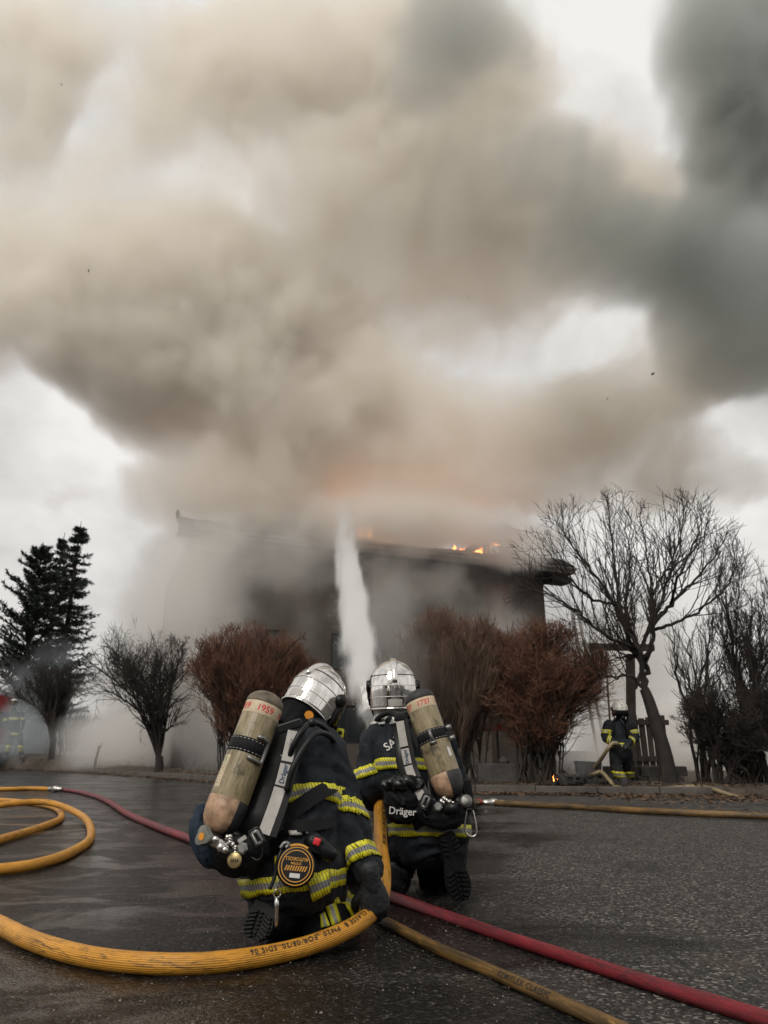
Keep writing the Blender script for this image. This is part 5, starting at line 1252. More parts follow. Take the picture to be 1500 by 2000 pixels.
# ---------------- right person's set
BA2 = tag(empty('breathing_apparatus', P(850, 1540, 3.82)), 'breathing set with cylinder number 1737 on the back of the right person', 'air set')
c2, sp2, d2, r2, e2, L2 = cylinder(BA2, P(813, 1348, 3.84), P(884, 1556, 3.74), .0765, '1737', M_darkrub, (.10, 2.6), .46, 'bar', .20, fc=.108)
cylface(c2, sp2, L2*.60, L2*.68, .72, .98, M_white, 'white_sticker')
bk = MB(); bk.tube([P(785, 1412, 3.93), P(800, 1480, 3.90), P(822, 1550, 3.86), P(850, 1598, 3.84)], [(.05, .02), (.075, .024), (.085, .026), (.12, .03)], 12, up=(1, .2, 0)); bk.build('backplate', M_plastic, BA2)
harness_strip(F2, BA2, [(780, 1404), (790, 1460), (802, 1510), (826, 1562)], (3.82, 3.80, 3.78, 3.74), .040, ((.03, .34), (.365, .55), (.57, .985)), ((.46, 'Dräger', .024, M_blueink, False),), (-.1, -1, .15))
mb = MB(); mb.box(P(784, 1402, 3.84), (.07, .04, .05), Matrix.Rotation(.3, 3, 'Y')); mb.build('top_bracket', M_plastic, BA2, bevel=.008)
tubes(BA2, 'shoulder_strap', [P(776, 1400, 3.84), P(762, 1392, 3.90), P(742, 1400, 3.98), P(732, 1412, 4.06)], .014, M_black, 8); tubes(BA2, 'shoulder_strap', [P(796, 1400, 3.86), P(806, 1398, 3.95), P(820, 1410, 4.05)], .014, M_black, 8)
buckle(BA2, 831, 1566, 3.70, .020, .034, .45); buckle(BA2, 831, 1566, 3.695, .012, .024, .45, M_grey)
belt2 = union_mesh('hip_belt', [chain([P(790, 1566, 3.80), P(830, 1584, 3.76), P(860, 1592, 3.74), P(890, 1590, 3.76), P(908, 1576, 3.84)], [(.04, .02), (.06, .028), (.07, .03), (.065, .03), (.05, .03)], (0, 0, 1))], .009, 4, .005, 12, 7); link('hip_belt', belt2, M_black, BA2)
mb = MB(); mb.lathe([(.020, 0), (.022, .006), (.015, .010)], P(856, 1576, 3.70), (-.1, -1, .2), 6); mb.build('hex_fitting', M_grey, BA2, smooth=False)
v1 = P(893, 1560, 3.74); tubes(BA2, 'valve_neck', [v1, P(896, 1568, 3.73), P(902, 1572, 3.74)], .024, M_plastic, 12); knob(BA2, P(908, 1565, 3.70), (.25, -1, .1), .030, M_grey, 'valve_handle', .03, 18); kp = P(908, 1565, 3.665); mb = MB(); mb.lathe([(.017, 0), (.017, .003)], kp, (.25, -1, .1), 16); mb.build('handle_badge', M_strip, BA2)
tubes(BA2, 'regulator', [P(872, 1580, 3.72), P(885, 1578, 3.70), P(895, 1575, 3.72)], .028, M_plastic, 12)
mb = MB(); mb.box(P(914, 1553, 3.80), (.045, .05, .15), Matrix.Rotation(-.1, 3, 'Y')); gb = mb.build('side_bag', M_black, BA2, bevel=.01)
for k in range(3): mb = MB(); mb.box(P(909+5*k, 1553, 3.765), (.006, .006, .14), Matrix.Rotation(-.1, 3, 'Y')); mb.build('rib', M_plastic, gb, smooth=False)
for k in range(11):
    q = P(862+2.1*k+3*math.sin(k*1.3), 1560+1.2*k+5*math.cos(k*2.1), 3.70); mb = MB(); mb.lathe([(.005, -.012), (.010, -.008), (.010, .008), (.005, .012)], q, Vector((math.sin(k*2), .4*math.cos(k), 1)), 8); mb.build('chain_link', M_steel, BA2)
knob(BA2, sp2(1.35, L2*.43, 1.05), e2, .014, M_grey, 'side_screw', .03, 10); knob(BA2, sp2(1.35, L2*.53, 1.05), e2, .014, M_grey, 'side_screw', .03, 10)
tubes(BA2, 'cable_loop', [P(828, 1572, 3.74), P(828, 1592, 3.72), P(836, 1597, 3.72), P(845, 1590, 3.74)], .005, M_plastic, 6)
tubes(BA2, 'pressure_hose', [P(846, 1500, 3.86), P(838, 1530, 3.80), P(842, 1556, 3.76), P(860, 1572, 3.74)], .011, M_plastic)
# pouch on the right person's hip
c = P(786, 1566, 3.74); pouch = tag(empty('mask_pouch', c), 'black mask pouch with a lettered front and rolled top on the right person\'s hip', 'pouch')
pm = union_mesh('pouch', [chain([P(787, 1532, 3.80), P(786, 1556, 3.78), P(787, 1592, 3.80)], [(.082, .040), (.092, .05), (.088, .045)], (1, 0, 0))], .007, 5, .006, 12, 9); link('bag', pm, M_black, pouch)
pm = union_mesh('flap', [chain([P(757, 1534, 3.77), P(786, 1529, 3.74), P(817, 1531, 3.77)], [(.030, .030), (.036, .034), (.032, .030)], (0, 0, 1))], .006, 3, .010, 20, 2); link('flap', pm, material('wet_black_flap', (.008, .009, .010), .25), pouch)
pb = bvh_of(pm); 
def flat(txt, size, x0, y0, Y, mat, root, ang=0.0): lettering(txt, size, lambda x, y: P(x0, y0, Y)+Vector((x*math.cos(ang), 0, x*math.sin(ang)))+Vector((-y*math.sin(ang), 0, y*math.cos(ang))), mat, root, True, sub=0)
flat('Dräger', .046, 786, 1585, 3.705, M_white, pouch, rad(-4))
mb = MB(); mb.box(P(787, 1566, 3.715), (.022, .008, .03)); mb.build('tab', M_plastic, pouch, smooth=False, bevel=.002)
# carabiner
q = P(918, 1606, 3.78); root = tag(empty('carabiner', q), 'steel carabiner hanging from the belt of the right person', 'carabiner'); ring = [q+Vector((a*.030, 0, b*.058)) for a, b in ((-.5, 1), (.1, 1.05), (.55, .8), (1, -.6), (.8, -1), (.1, -1.1), (-.7, -.85), (-.9, -.3), (-.6, .6), (-.5, 1))]
mb = MB(); mb.tube(catmull(ring, 4), .0058, 8); mb.build('ring', M_steel, root); mb = MB(); mb.tube([q+Vector((-.015, 0, .05)), q+Vector((-.012, .01, .09)), q+Vector((-.02, .03, .13))], .008, 6); mb.build('webbing', M_black, root)
mb = MB(); mb.add([P(926, 1604, 3.84), P(940, 1622, 3.84), P(926, 1620, 3.84), P(926, 1604, 3.80), P(940, 1622, 3.80), P(926, 1620, 3.80)], [(0, 1, 2), (5, 4, 3), (0, 3, 4, 1), (1, 4, 5, 2), (2, 5, 3, 0)]); mb.build('loose_flap', M_black, BA2, smooth=False)
back_text(F2, 'SAPEURS', 22, 752, 1462, rad(36), M_white); 
# nozzle at the end of the yellow hose
nz0 = P1[0]; nd = (P(722, 1396, 5.0)-nz0).normalized(); root = tag(empty('hose_nozzle', nz0), 'fire nozzle on the fat yellow hose, held by the right person', 'nozzle')
mb = MB(); mb.lathe([(.055, -.02), (.058, .05), (.04, .07), (.04, .20), (.052, .22), (.055, .30), (.04, .31)], nz0, nd, 18); mb.build('barrel', M_grey, root)
mb = MB(); mb.tube(catmull([nz0+nd*.12, nz0+nd*.12+Vector((0, -.01, -.06)), nz0+nd*.10+Vector((0, -.02, -.12))], 4), .018, 8); mb.build('grip', M_plastic, root)
# ------------------------------------------------------------------ people and things beyond the kerb
Y3 = ky(1210, .75)
f3 = 1.0
J3 = dict(head=P(1211, 1391, Y3), neck=P(1211, 1408, Y3+.03), chest=P(1209, 1424, Y3+.05), waist=P(1210, 1456, Y3+.05), pelvis=P(1212, 1470, Y3+.05),
          shR=P(1188, 1415, Y3+.05), elR=P(1182, 1440, Y3+.02), wrR=P(1200, 1452, Y3-.22), shL=P(1232, 1415, Y3+.05), elL=P(1241, 1440, Y3+.05), wrL=P(1226, 1455, Y3-.2),
          hipR=P(1203, 1472, Y3+.05), knR=P(1203, 1500, Y3-.12), anR=P(1214, 1524, Y3-.10), toeR=P(1216, 1532, Y3-.3), hipL=P(1222, 1472, Y3+.05), knL=P(1227, 1498, Y3+.1), anL=P(1229, 1522, Y3+.3), toeL=P(1231, 1530, Y3+.12))
J3['fwd'] = Vector((-.02, -1, -.15)).normalized(); J3['up'] = Vector((0, -.15, 1)).normalized()
F3 = person(J3, 'person in dark fire kit and white helmet walking out past the gate with a hose', hands={'R': (P(1200, 1452, Y3-.24), (.6, -.5, -.3), (.3, .2, -.9), dict(curl=55, thumb_side=-1)), 'L': (P(1226, 1455, Y3-.22), (-.6, -.5, -.3), (-.3, .2, -.9), dict(curl=55, thumb_side=1))}, seed=9, detail=False, voxel=.022, folds=.012)
M_whitehelm = material('white_helmet', (.62, .60, .56), .3, var=.2, vscale=14)
_c, _v = M_chrome, M_visor; M_chrome, M_visor = M_whitehelm, M_plastic; helmet(J3['head']+Vector((0, 0, .04)), J3['fwd'], J3['up'], F3.root, 1.10, vtop=3); M_chrome, M_visor = _c, _v
boot(F3.root, P(1213, 1530, Y3-.02), P(1215, 1536, Y3-.32), (0, 0, -1), (0, 0, 1), .2, lugs=False); boot(F3.root, P(1228, 1527, Y3+.42), P(1230, 1532, Y3+.12), (0, 0, -1), (0, 0, 1), .2, lugs=False)
for arm, x, y, n_ in (('R', 1185, 1429, (.1, 0, 1)), ('R', 1192, 1446, (-.8, .5, .1)), ('L', 1237, 1429, (-.1, 0, 1)), ('L', 1234, 1447, (.8, .5, .1))): rb(F3, F3.arms[arm], x, y, Y3+(.03 if y < 1440 else -.1), n_, .065, maxr=.2, n=24)
rb(F3, F3.torso, 1211, 1456, Y3+.05, (0, .05, 1), .07, n=32); rb(F3, F3.legs['R'], 1209, 1513, Y3-.11, (.1, 0, 1), .10, leg=True, maxr=.2, n=24); rb(F3, F3.legs['L'], 1228, 1513, Y3+.2, (.0, 0, 1), .10, leg=True, maxr=.2, n=24)
BA3 = tag(empty('breathing_apparatus', P(1212, 1430, Y3+.25)), 'breathing set on the back of the walking person', 'air set')
mb = MB(); mb.lathe([(.02, -.30), (.075, -.26), (.085, -.2), (.085, .2), (.07, .27), (.02, .30)], P(1213, 1436, Y3+.28), (0, .1, 1), 16); mb.build('air_cylinder', M_cyl, BA3)
for sx_ in (-1, 1): tubes(BA3, 'shoulder_strap', [P(1211+sx_*12, 1406, Y3+.1), P(1211+sx_*13, 1414, Y3-.10), P(1211+sx_*14, 1432, Y3-.14), P(1211+sx_*16, 1450, Y3-.05)], .022, M_black, 6)
tubes(BA3, 'mask_hose', [P(1211, 1403, Y3-.16), P(1218, 1414, Y3-.22), P(1222, 1425, Y3-.18), P(1223, 1440, Y3-.12)], .014, M_plastic, 6)
hz6 = [P(1196, 1450, Y3-.35), P(1188, 1462, Y3-.40), P(1176, 1482, Y3-.2), P(1160, 1500, Y3+.2), P(1152, 1510, Y3+.5)]
zv = .17
h6, P6 = hose('fire_hose', [P(1206, 1452, Y3-.34), P(1196, 1452, Y3-.36), P(1186, 1464, Y3-.36), P(1174, 1483, Y3-.15), P(1160, 1500, Y3+.15), P(1150, 1514, Y3+.35), P(1160, 1512, Y3-.1), P(1174, 1508, Y3-.2), P(1190, 1524, Y3-.45), P(1203, 1537, Y3-.5), P(1235, 1540, Y3-.5), P(1290, 1541, Y3-.5), P(1340, 1536, Y3-.6), P(1380, 1538, Y3-.8), P(1420, 1551, Y3-1.2), P(1460, 1563, Y3-1.6), P(1500, 1574, Y3-2.0), P(1600, 1600, Y3-2.8)], .034, M_hg, 'grimy yellow hose carried by the walking person and trailing along the kerb', 14, 6)
# small person at the left edge beside the engine
Y4 = ky(97, 1.2)+1.2
q4 = lambda x, y, d=0: A(x, y, Y4+d)
J4 = dict(head=q4(27, 1374), neck=q4(27, 1386), chest=q4(28, 1400), waist=q4(30, 1422), pelvis=q4(31, 1432), shL=q4(13, 1394), elL=q4(10, 1412), wrL=q4(16, 1424, -.2), shR=q4(42, 1394), elR=q4(46, 1410), wrR=q4(42, 1424, -.2),
          hipL=q4(24, 1434), knL=q4(18, 1456, -.1), anL=q4(12, 1474), toeL=q4(8, 1480, -.2), hipR=q4(38, 1434), knR=q4(40, 1456, -.1), anR=q4(42, 1474), toeR=q4(46, 1480, -.2))
J4['fwd'] = Vector((.3, -1, 0)).normalized(); J4['up'] = Vector((0, 0, 1))
F4 = person(J4, 'person with yellow bands half lost in smoke at the left edge by the red engine', seed=13, detail=False, voxel=.03, folds=.01)
helmet(J4['head']+Vector((0, 0, .04)), J4['fwd'], J4['up'], F4.root, 1.0)
for d_ in ('L', 'R'):
    rb(F4, F4.legs[d_], *(((18, 1462) if d_ == 'L' else (41, 1462))), Y4-.05, (0, 0, 1), .22, leg=True, maxr=.2, n=20); rb(F4, F4.arms[d_], *((12, 1406) if d_ == 'L' else (45, 1404)), Y4, (0, 0, 1), .09, maxr=.2, n=20)
    boot(F4.root, q4(14 if d_ == 'L' else 40, 1482, .1), q4(8 if d_ == 'L' else 46, 1484, -.15), (0, 0, -1), (0, 0, 1), .2, lugs=False)
rb(F4, F4.torso, 28, 1404, Y4, (0, 0, 1), .09, n=24); rb(F4, F4.torso, 31, 1434, Y4, (0, 0, 1), .09, n=24)
M_engine = material('fire_engine_red', (.30, .018, .018), .35, var=.2, vscale=2); M_tyre = material('tyre_rubber', (.014, .014, .014), .85)
e0 = A(-75, 1480, ky(97, 1.2)+2.2); eng = tag(empty('fire_engine', (e0.x, e0.y, 0)), 'red fire engine cut off by the left edge behind the smoke', 'fire engine')
def ebox(c, s_, m, n, b=.03): mb = MB(); mb.box(Vector((e0.x, e0.y, 0))+Vector(c), s_); return mb.build(n, m, eng, smooth=False, bevel=b)
ebox((-2.4, 0, 1.65), (4.4, 2.3, 1.9), M_engine, 'body', .06); ebox((.65, 0, 1.45), (1.6, 2.25, 1.5), M_engine, 'cab', .12)
mb = MB(); o_ = Vector((e0.x, e0.y, 0)); mb.add([o_+Vector((x, y, z)) for x, z in ((-.1, 2.2), (1.4, 2.2), (1.15, 2.85), (-.1, 2.85)) for y in (-1.05, 1.05)], [(0, 2, 4, 6), (1, 7, 5, 3), (0, 1, 3, 2), (2, 3, 5, 4), (4, 5, 7, 6), (6, 7, 1, 0)]); mb.build('cab_roof', M_engine, eng, smooth=False, bevel=.05)
ebox((.55, -1.13, 1.85), (.9, .03, .55), M_glass, 'side_window', .01); ebox((1.46, 0, 1.85), (.03, 1.9, .6), M_glass, 'windscreen', .01); ebox((-2.4, -1.17, 1.1), (4.2, .03, .18), M_white, 'white_stripe', .005); ebox((-2.4, 0, 2.72), (3.8, .5, .12), M_grey, 'ladder', .02); ebox((.5, 0, 2.93), (.4, 1.6, .14), M_glass, 'light_bar', .03); ebox((1.5, 0, .75), (.12, 2.2, .3), M_white, 'bumper', .03)
for x in (.6, -3.2):
    for y in (-1.0, 1.0): mb = MB(); mb.lathe([(.2, -.16), (.46, -.15), (.5, -.1), (.5, .1), (.46, .15), (.2, .16)], o_+Vector((x, y, .5)), (0, 1, 0), 22); w_ = mb.build('wheel', M_tyre, eng); mb = MB(); mb.lathe([(.05, -.05), (.26, -.02), (.27, .02), (.05, .05)], o_+Vector((x, y*1.16, .5)), (0, 1, 0), 16); mb.build('hub', M_grey, w_)
for y in (-.8, .8): mb = MB(); mb.lathe([(.11, 0), (.1, .03), (.02, .04)], o_+Vector((1.46, y, 1.05)), (1, 0, 0), 14); mb.build('headlight', M_white, eng)
# timber gate frame, board gate, low wall, blocks and charred rubble
M_oldwood = material('weathered_timber', (.075, .062, .052), .85, var=.4, vscale=6, bump=.4, bscale=30); M_stone = material('grey_stone', (.06, .055, .052), .9, var=.35, vscale=4, bump=.5, bscale=18)
Yg = ky(1260, 1.9)
fr = tag(empty('timber_frame', Vector((A(1236, 1500, Yg).x, Yg, 0))), 'old timber post carrying a crossbeam behind the leaning trunk', 'frame')
mb = MB(); a, b = A(1234, 1505, Yg), A(1231, 1278, Yg); mb.tube([a, b], [(.11, .11), (.10, .10)], 4); mb.build('post', M_oldwood, fr, smooth=False)
a, b = A(1148, 1268, Yg), A(1272, 1268, Yg); mb = MB(); mb.box((a+b)/2+Vector((0, -.14, .02)), ((b-a).length, .12, .13), Matrix.Rotation(rad(1), 3, 'Y')); mb.build('beam', M_oldwood, fr, smooth=False, bevel=.01)
a, b = A(1240, 1345, Yg), A(1268, 1275, Yg); mb = MB(); mb.tube([a, b], .05, 4); mb.build('brace', M_oldwood, fr, smooth=False)
gate = tag(empty('board_gate', Vector((A(1270, 1490, Yg).x, Yg+.15, .3))), 'dark board gate with narrow gaps right of the walking person', 'gate')
for k in range(5):
    x0 = 1239+k*13.2; a, b = A(x0+5.6, 1497, Yg+.15), A(x0+4.5, 1398+rn_ if False else 1396+(k*7) % 9, Yg+.15); mb = MB(); mb.box((a+b)/2, (.105+.012*(k % 2), .028, (b-a).length), Matrix.Rotation(rad(.6*(k-2)), 3, 'Y')); mb.build('board', M_oldwood, gate, smooth=False, bevel=.004)
for y in (1412, 1483): a, b = A(1236, y, Yg+.11), A(1306, y-2, Yg+.11); mb = MB(); mb.box((a+b)/2, ((b-a).length, .035, .10)); mb.build('rail', M_oldwood, gate, smooth=False, bevel=.004)
lw = tag(empty('low_wall', Vector((A(1250, 1520, Yg-.3).x, Yg-.3, 0))), 'low dark stone wall under the board gate', 'wall')
rnd = random.Random(8); x = 1176
while x < 1322:
    wd = rnd.uniform(18, 30)
    for j in range(2): a = A(x+(6 if j else 0), 1532-j*17, Yg-.3); b = A(x+wd-1.5+(6 if j else 0), 1532-j*17, Yg-.3); mb = MB(); mb.box(Vector(((a.x+b.x)/2, Yg-.3+rnd.uniform(-.02, .02), .14+j*.185)), (b.x-a.x, .30+rnd.uniform(-.03, .03), .175)); mb.build('stone', M_stone, lw, smooth=False, bevel=.015)
    x += wd
c = A(1149, 1512, Yg-.8); mb = MB(); bl = tag(empty('concrete_block', (c.x, c.y, .12)), 'grey tapered concrete block by the smoking rubble', 'block')
mb.lathe([(.19, 0), (.21, .04), (.25, .34), (.245, .36), (.21, .365), (.19, .32)], Vector((c.x, c.y, .14)), (.05, 0, 1), 9); mb.build('block', M_stone, bl, smooth=False)
mb = MB(); rnd = random.Random(9)
for _ in range(150):
    px = rnd.gauss(1135, 38); p = A(px, 1536, ky(px, rnd.uniform(.2, 1.4))); mb.box(Vector((p.x, p.y, .15+rnd.random()*.14*max(0, 1-abs(px-1135)/70))), (rnd.uniform(.05, .4), rnd.uniform(.03, .12), rnd.uniform(.02, .06)), Matrix.Rotation(rnd.uniform(0, 6.3), 3, 'Z') @ Matrix.Rotation(rnd.gauss(0, .4), 3, 'Y'))
tag(mb.build('rubble', M_soot, smooth=False), kind='stuff')
fire(A(1086, 1528, ky(1086, .55)), .16, .06, 'tiny flame on the rubble left of the grey block', 12, 3)
a, b = A(1186, 1390, Yg+.8), A(1183, 1285, Yg+.8); mb = MB(); mb.tube([Vector((a.x, a.y, .1)), b], .02, 6); tag(mb.build('garden_pole', M_oldwood), 'thin upright pole above the walking person\'s helmet', 'pole')
for k, (x0, y0, x1, y1) in enumerate(((1142, 1330, 1117, 1190), (1156, 1330, 1126, 1182))):
    a, b = A(x0, y0, 24), A(x1, y1, 24); d_ = (a-b).normalized(); a = b+d_*(b.z/max(.05, -d_.z)); mb = MB(); mb.tube([a, b], .05, 6); tag(mb.build('leaning_pole', M_fascia), ('left' if k == 0 else 'right')+' one of two grey poles leaning at the right end of the house', 'pole', 'poles leaning at the house end')
# sign and planter seen through the brown shrub
Ys = ky(970, 2.2); c = A(971, 1418, Ys); sg_ = tag(empty('sign_board', (c.x, c.y, .1)), 'small pale sign with a red round mark seen through the brown shrub', 'sign'); s_ = S(Ys)
mb = MB(); mb.box(c, (54/s_, .03, 12/s_)); mb.build('panel', material('pale_sign', (.62, .42, .36), .5, var=.2, vscale=6), sg_, smooth=False); mb = MB(); mb.lathe([(5/s_, 0), (5/s_, .004)], c+Vector((3/s_, -.0155, 0)), (0, -1, 0), 16); mb.build('red_mark', M_redink, sg_, smooth=False)
mb = MB(); mb.box(c+Vector((0, -.012, -7.5/s_)), (54/s_, .03, 3/s_)); mb.build('red_edge', M_redink, sg_, smooth=False); mb = MB(); mb.tube([Vector((c.x, c.y+.03, .05)), c+Vector((0, .03, 0))], .03, 6); mb.build('post', M_oldwood, sg_)
c = A(975, 1522, ky(975, .9)); pl = tag(empty('stone_planter', (c.x, c.y, .1)), 'low dark stone planter with a rounded knob under the brown shrub', 'planter')
mb = MB(); mb.box((c.x, c.y, .30), (.78, .3, .34)); mb.build('trough', M_stone, pl, smooth=False, bevel=.03); mb = MB(); mb.lathe([(.10, 0), (.10, .05), (.06, .10), (.01, .12)], (c.x+.1, c.y, .471), (0, 0, 1), 14); mb.build('knob', M_stone, pl)
# ash flakes drifting in the air
mb = MB(); rnd = random.Random(4)
for x, y, s_ in ((1275, 730, .05), (173, 529, .03), (1278, 536, .025), (1186, 779, .02), (120, 165, .03), (78, 967, .025), (1118, 427, .03), (1240, 499, .03), (915, 580, .018)):
    p = A(x, y, 11); R_ = Matrix.Rotation(rnd.uniform(0, 6), 3, 'X') @ Matrix.Rotation(rnd.uniform(0, 6), 3, 'Z'); mb.add([p+R_ @ (Vector(v)*s_) for v in ((-1, -.3, 0), (.2, -.5, .2), (1, .2, 0), (-.2, .5, -.2))], [(0, 1, 2, 3)])
o = mb.build('ash_flakes', M_char, smooth=False); o['kind'] = 'stuff'
# the wood behind the photographer, which the chromed helmets mirror
rnd = random.Random(21); mb = MB()
for k in range(46):
    x = -42+k*1.9+rnd.uniform(-1, 1); y = -19-rnd.random()*7-abs(x)*.05; h = rnd.uniform(5, 11) if k % 3 else rnd.uniform(3, 5); w_ = h*rnd.uniform(.16, .26)
    for j in range(150):
        t = rnd.random()**.8; a = rnd.uniform(0, 6.28); rr = w_*(1-t)*rnd.uniform(.5, 1.05) if k % 3 else w_*1.9*math.sqrt(max(0, 1-t*t))*rnd.random()**.4; p = Vector((x+math.cos(a)*rr, y+math.sin(a)*rr, .3+h*t)); u = Vector((rnd.gauss(0, 1), rnd.gauss(0, 1), rnd.gauss(0, .5))).normalized()*rnd.uniform(.3, .6); v = u.orthogonal().normalized()*rnd.uniform(.12, .3)
        mb.add([p-u-v, p+u-v*.5, p+u+v, p-u+v*.5], [(0, 1, 2, 3)])
o = mb.build('treeline', M_needle, smooth=False); o['kind'] = 'stuff'
# ------------------------------------------------------------------ smoke, steam and spray: real volumes
def volume_mat(name, color, dens=1.0, aniso=0.0):
    m = bpy.data.materials.new(name); m.use_nodes = True; nt = m.node_tree; nt.nodes.clear()
    o = nt.nodes.new('ShaderNodeOutputMaterial'); p = nt.nodes.new('ShaderNodeVolumePrincipled')
    p.inputs['Color'].default_value = (*color, 1); p.inputs['Density'].default_value = dens; p.inputs['Anisotropy'].default_value = aniso
    nt.links.new(p.outputs[0], o.inputs['Volume']); return m
def fog(name, mat, lo, hi, res, blobs, noise_scale, warp, wscale, edge=(0.0, 1.0), k=1.0, detail=5.0, seed=0.0, stretch=(1, 1, 1), label=None, holes=(), mottle=0.0, rough=.58):
    """a fog volume whose density is a sum of soft ellipsoids (centre, radii, weight) broken up by noise"""
    ng = bpy.data.node_groups.new(name, 'GeometryNodeTree'); T = NT(ng)
    ng.interface.new_socket('Geometry', in_out='OUTPUT', socket_type='NodeSocketGeometry')
    go = ng.nodes.new('NodeGroupOutput')
    vc = ng.nodes.new('GeometryNodeVolumeCube')
    vc.inputs['Min'].default_value = lo; vc.inputs['Max'].default_value = hi
    for a, r in zip('XYZ', res): vc.inputs['Resolution '+a].default_value = r
    pos0 = ng.nodes.new('GeometryNodeInputPosition').outputs[0]
    pos = T.vmath('DIVIDE', T.vmath('ADD', pos0, (seed, seed*1.7, -seed*0.6)), stretch)
    w1 = T.noise(pos, wscale, 3, 0.5, out='Color'); w1 = T.vmath('SCALE', T.vmath('SUBTRACT', w1, (0.5, 0.5, 0.5)), scale=warp)
    w2 = T.noise(pos, wscale*3.1, 3, 0.55, out='Color'); w2 = T.vmath('SCALE', T.vmath('SUBTRACT', w2, (0.5, 0.5, 0.5)), scale=warp*0.42)
    w3 = T.noise(pos, wscale*9.0, 3, 0.6, out='Color'); w3 = T.vmath('SCALE', T.vmath('SUBTRACT', w3, (0.5, 0.5, 0.5)), scale=warp*0.20)
    wp = T.vmath('ADD', pos0, T.vmath('ADD', T.vmath('ADD', w1, w2), w3))
    tot = None
    for c, r, w in list(blobs)+[(c, r, -w) for c, r, w in holes]:
        q = T.vmath('DIVIDE', T.vmath('SUBTRACT', wp, tuple(c)), tuple(r) if hasattr(r, '__len__') else (r, r, r))
        d = T.math('MULTIPLY', T.maprange(T.vmath('LENGTH', q), 1.0, 0.25, 0, 1, True), w)
        tot = d if tot is None else T.math('ADD', tot, d)
    np_ = T.vmath('DIVIDE', T.vmath('ADD', wp, (seed*3, 0, seed)), stretch)
    nz_ = T.noise(np_, noise_scale, detail, rough)
    s = T.math('ADD', tot, T.math('MULTIPLY', T.math('SUBTRACT', nz_, 0.5), k))
    s = T.math('MULTIPLY', s, T.math('MINIMUM', T.math('MULTIPLY', T.math('MAXIMUM', tot, 0.0), 4.0), 1.0))
    den = T.math('MULTIPLY', T.maprange(s, edge[0], edge[1], 0, 1, True), T.math('MINIMUM', T.math('MAXIMUM', tot, 0.4), 1.6))
    if mottle:
        n2 = T.noise(T.vmath('ADD', np_, (11.3, 4.1, 7.7)), noise_scale*1.3, 6, .62, .5); den = T.math('MULTIPLY', den, T.maprange(n2, .36, .64, 1-mottle, 1+mottle, True))
    T.l(den, vc.inputs['Density'])
    sm = ng.nodes.new('GeometryNodeSetMaterial'); sm.inputs['Material'].default_value = mat
    T.l(vc.outputs[0], sm.inputs['Geometry']); T.l(sm.outputs[0], go.inputs[0])
    me = bpy.data.meshes.new(name); me.materials.append(mat)
    o = bpy.data.objects.new(name, me); COL.objects.link(o)
    md = o.modifiers.new('volume', 'NODES'); md.node_group = ng
    return tag(o, label, 'smoke', None, 'stuff')
def B(px, py, Y, rx, ry, rz, w=1.0):     # a blob whose size is given in photo pixels across/up and metres deep
    c = A(px, py, Y); s_ = S(Y, c.z); return (c, (rx/s_, ry, rz/s_), w)
m_plume = volume_mat('beige_smoke', (0.990, 0.965, 0.925), 1.25, .35)
plume = [
    B(1060, 660, 26, 260, 1.5, 170, .36), B(130, 900, 27, 260, 1.6, 180, .34), B(200, 240, 24, 200, 1.4, 220, .28), B(1180, 130, 25, 200, 1.4, 220, .26), B(1350, 930, 27, 260, 1.5, 130, .30),
    B(430, 970, 26, 260, 2.5, 130, .8), B(1420, 700, 25, 240, 1.6, 160, .55), B(1300, 900, 26, 300, 1.4, 120, .3),
    B(480, 640, 24, 560, 1.5, 380, .55), B(700, 250, 23, 800, 1.5, 460, .50), B(1150, 560, 24, 420, 1.3, 300, .35), B(100, 420, 24, 260, 1.4, 420, .35), B(330, 720, 26, 330, 2.8, 200, .6), B(640, 980, 24.2, 420, 1.2, 130, .5),
    B(690, 1040, 27, 360, 4, 80, 1.0), B(660, 930, 26, 340, 2.8, 160, 1.0), B(560, 800, 26, 400, 3.2, 190, 1.1),
    B(430, 690, 26, 430, 3.2, 260, 1.2), B(300, 560, 25, 330, 3.2, 260, 1.3), B(700, 560, 26, 440, 2.2, 350, .66), B(900, 400, 25, 430, 2.6, 320, .78),
    B(850, 150, 24, 330, 3.2, 320, 1.1), B(480, 130, 24, 360, 2.6, 330, 0.95), B(40, 130, 24, 260, 2.6, 330, 0.95), B(20, 560, 25, 190, 2.4, 330, .75), B(1170, 420, 25, 320, 2.6, 230, 0.9),
    B(1130, 830, 27, 320, 4, 120, 0.85), B(950, 900, 27, 260, 4, 170, 0.8), B(1330, 730, 26, 190, 4, 120, 0.75), B(1250, 960, 28, 330, 3, 120, 0.35),
]
holes = [B(1190, 60, 25, 130, 9, 140, 1.2), B(225, 235, 25, 120, 9, 150, 0.5), B(1060, 670, 26, 190, 9, 120, 0.22), B(70, 870, 27, 200, 9, 120, 0.6), B(1400, 790, 26, 130, 9, 60, .5)]
fog('smoke_plume', m_plume, (-28, 12, 3), (26, 38, 42), (340, 70, 246), plume, 0.26, 4.0, 0.17, (0.21, 0.50), 1.6, detail=9.0, stretch=(1, 2.6, 1), mottle=.42, rough=.66,
    label='huge beige smoke plume rising from the burning roof', holes=holes)
m_dark = volume_mat('dark_smoke', (0.64, 0.66, 0.64), 0.95, .4)
dark = [B(1490, 150, 20, 270, 3, 460, 1.15), B(1470, 580, 20, 300, 3, 300, 1.15), B(1230, 480, 20, 280, 2.4, 170, 0.75), B(900, 80, 19, 300, 2.4, 230, 0.62), B(1080, 330, 19.5, 260, 2, 180, .5), B(1500, 300, 19.5, 200, 2.4, 300, .8)]
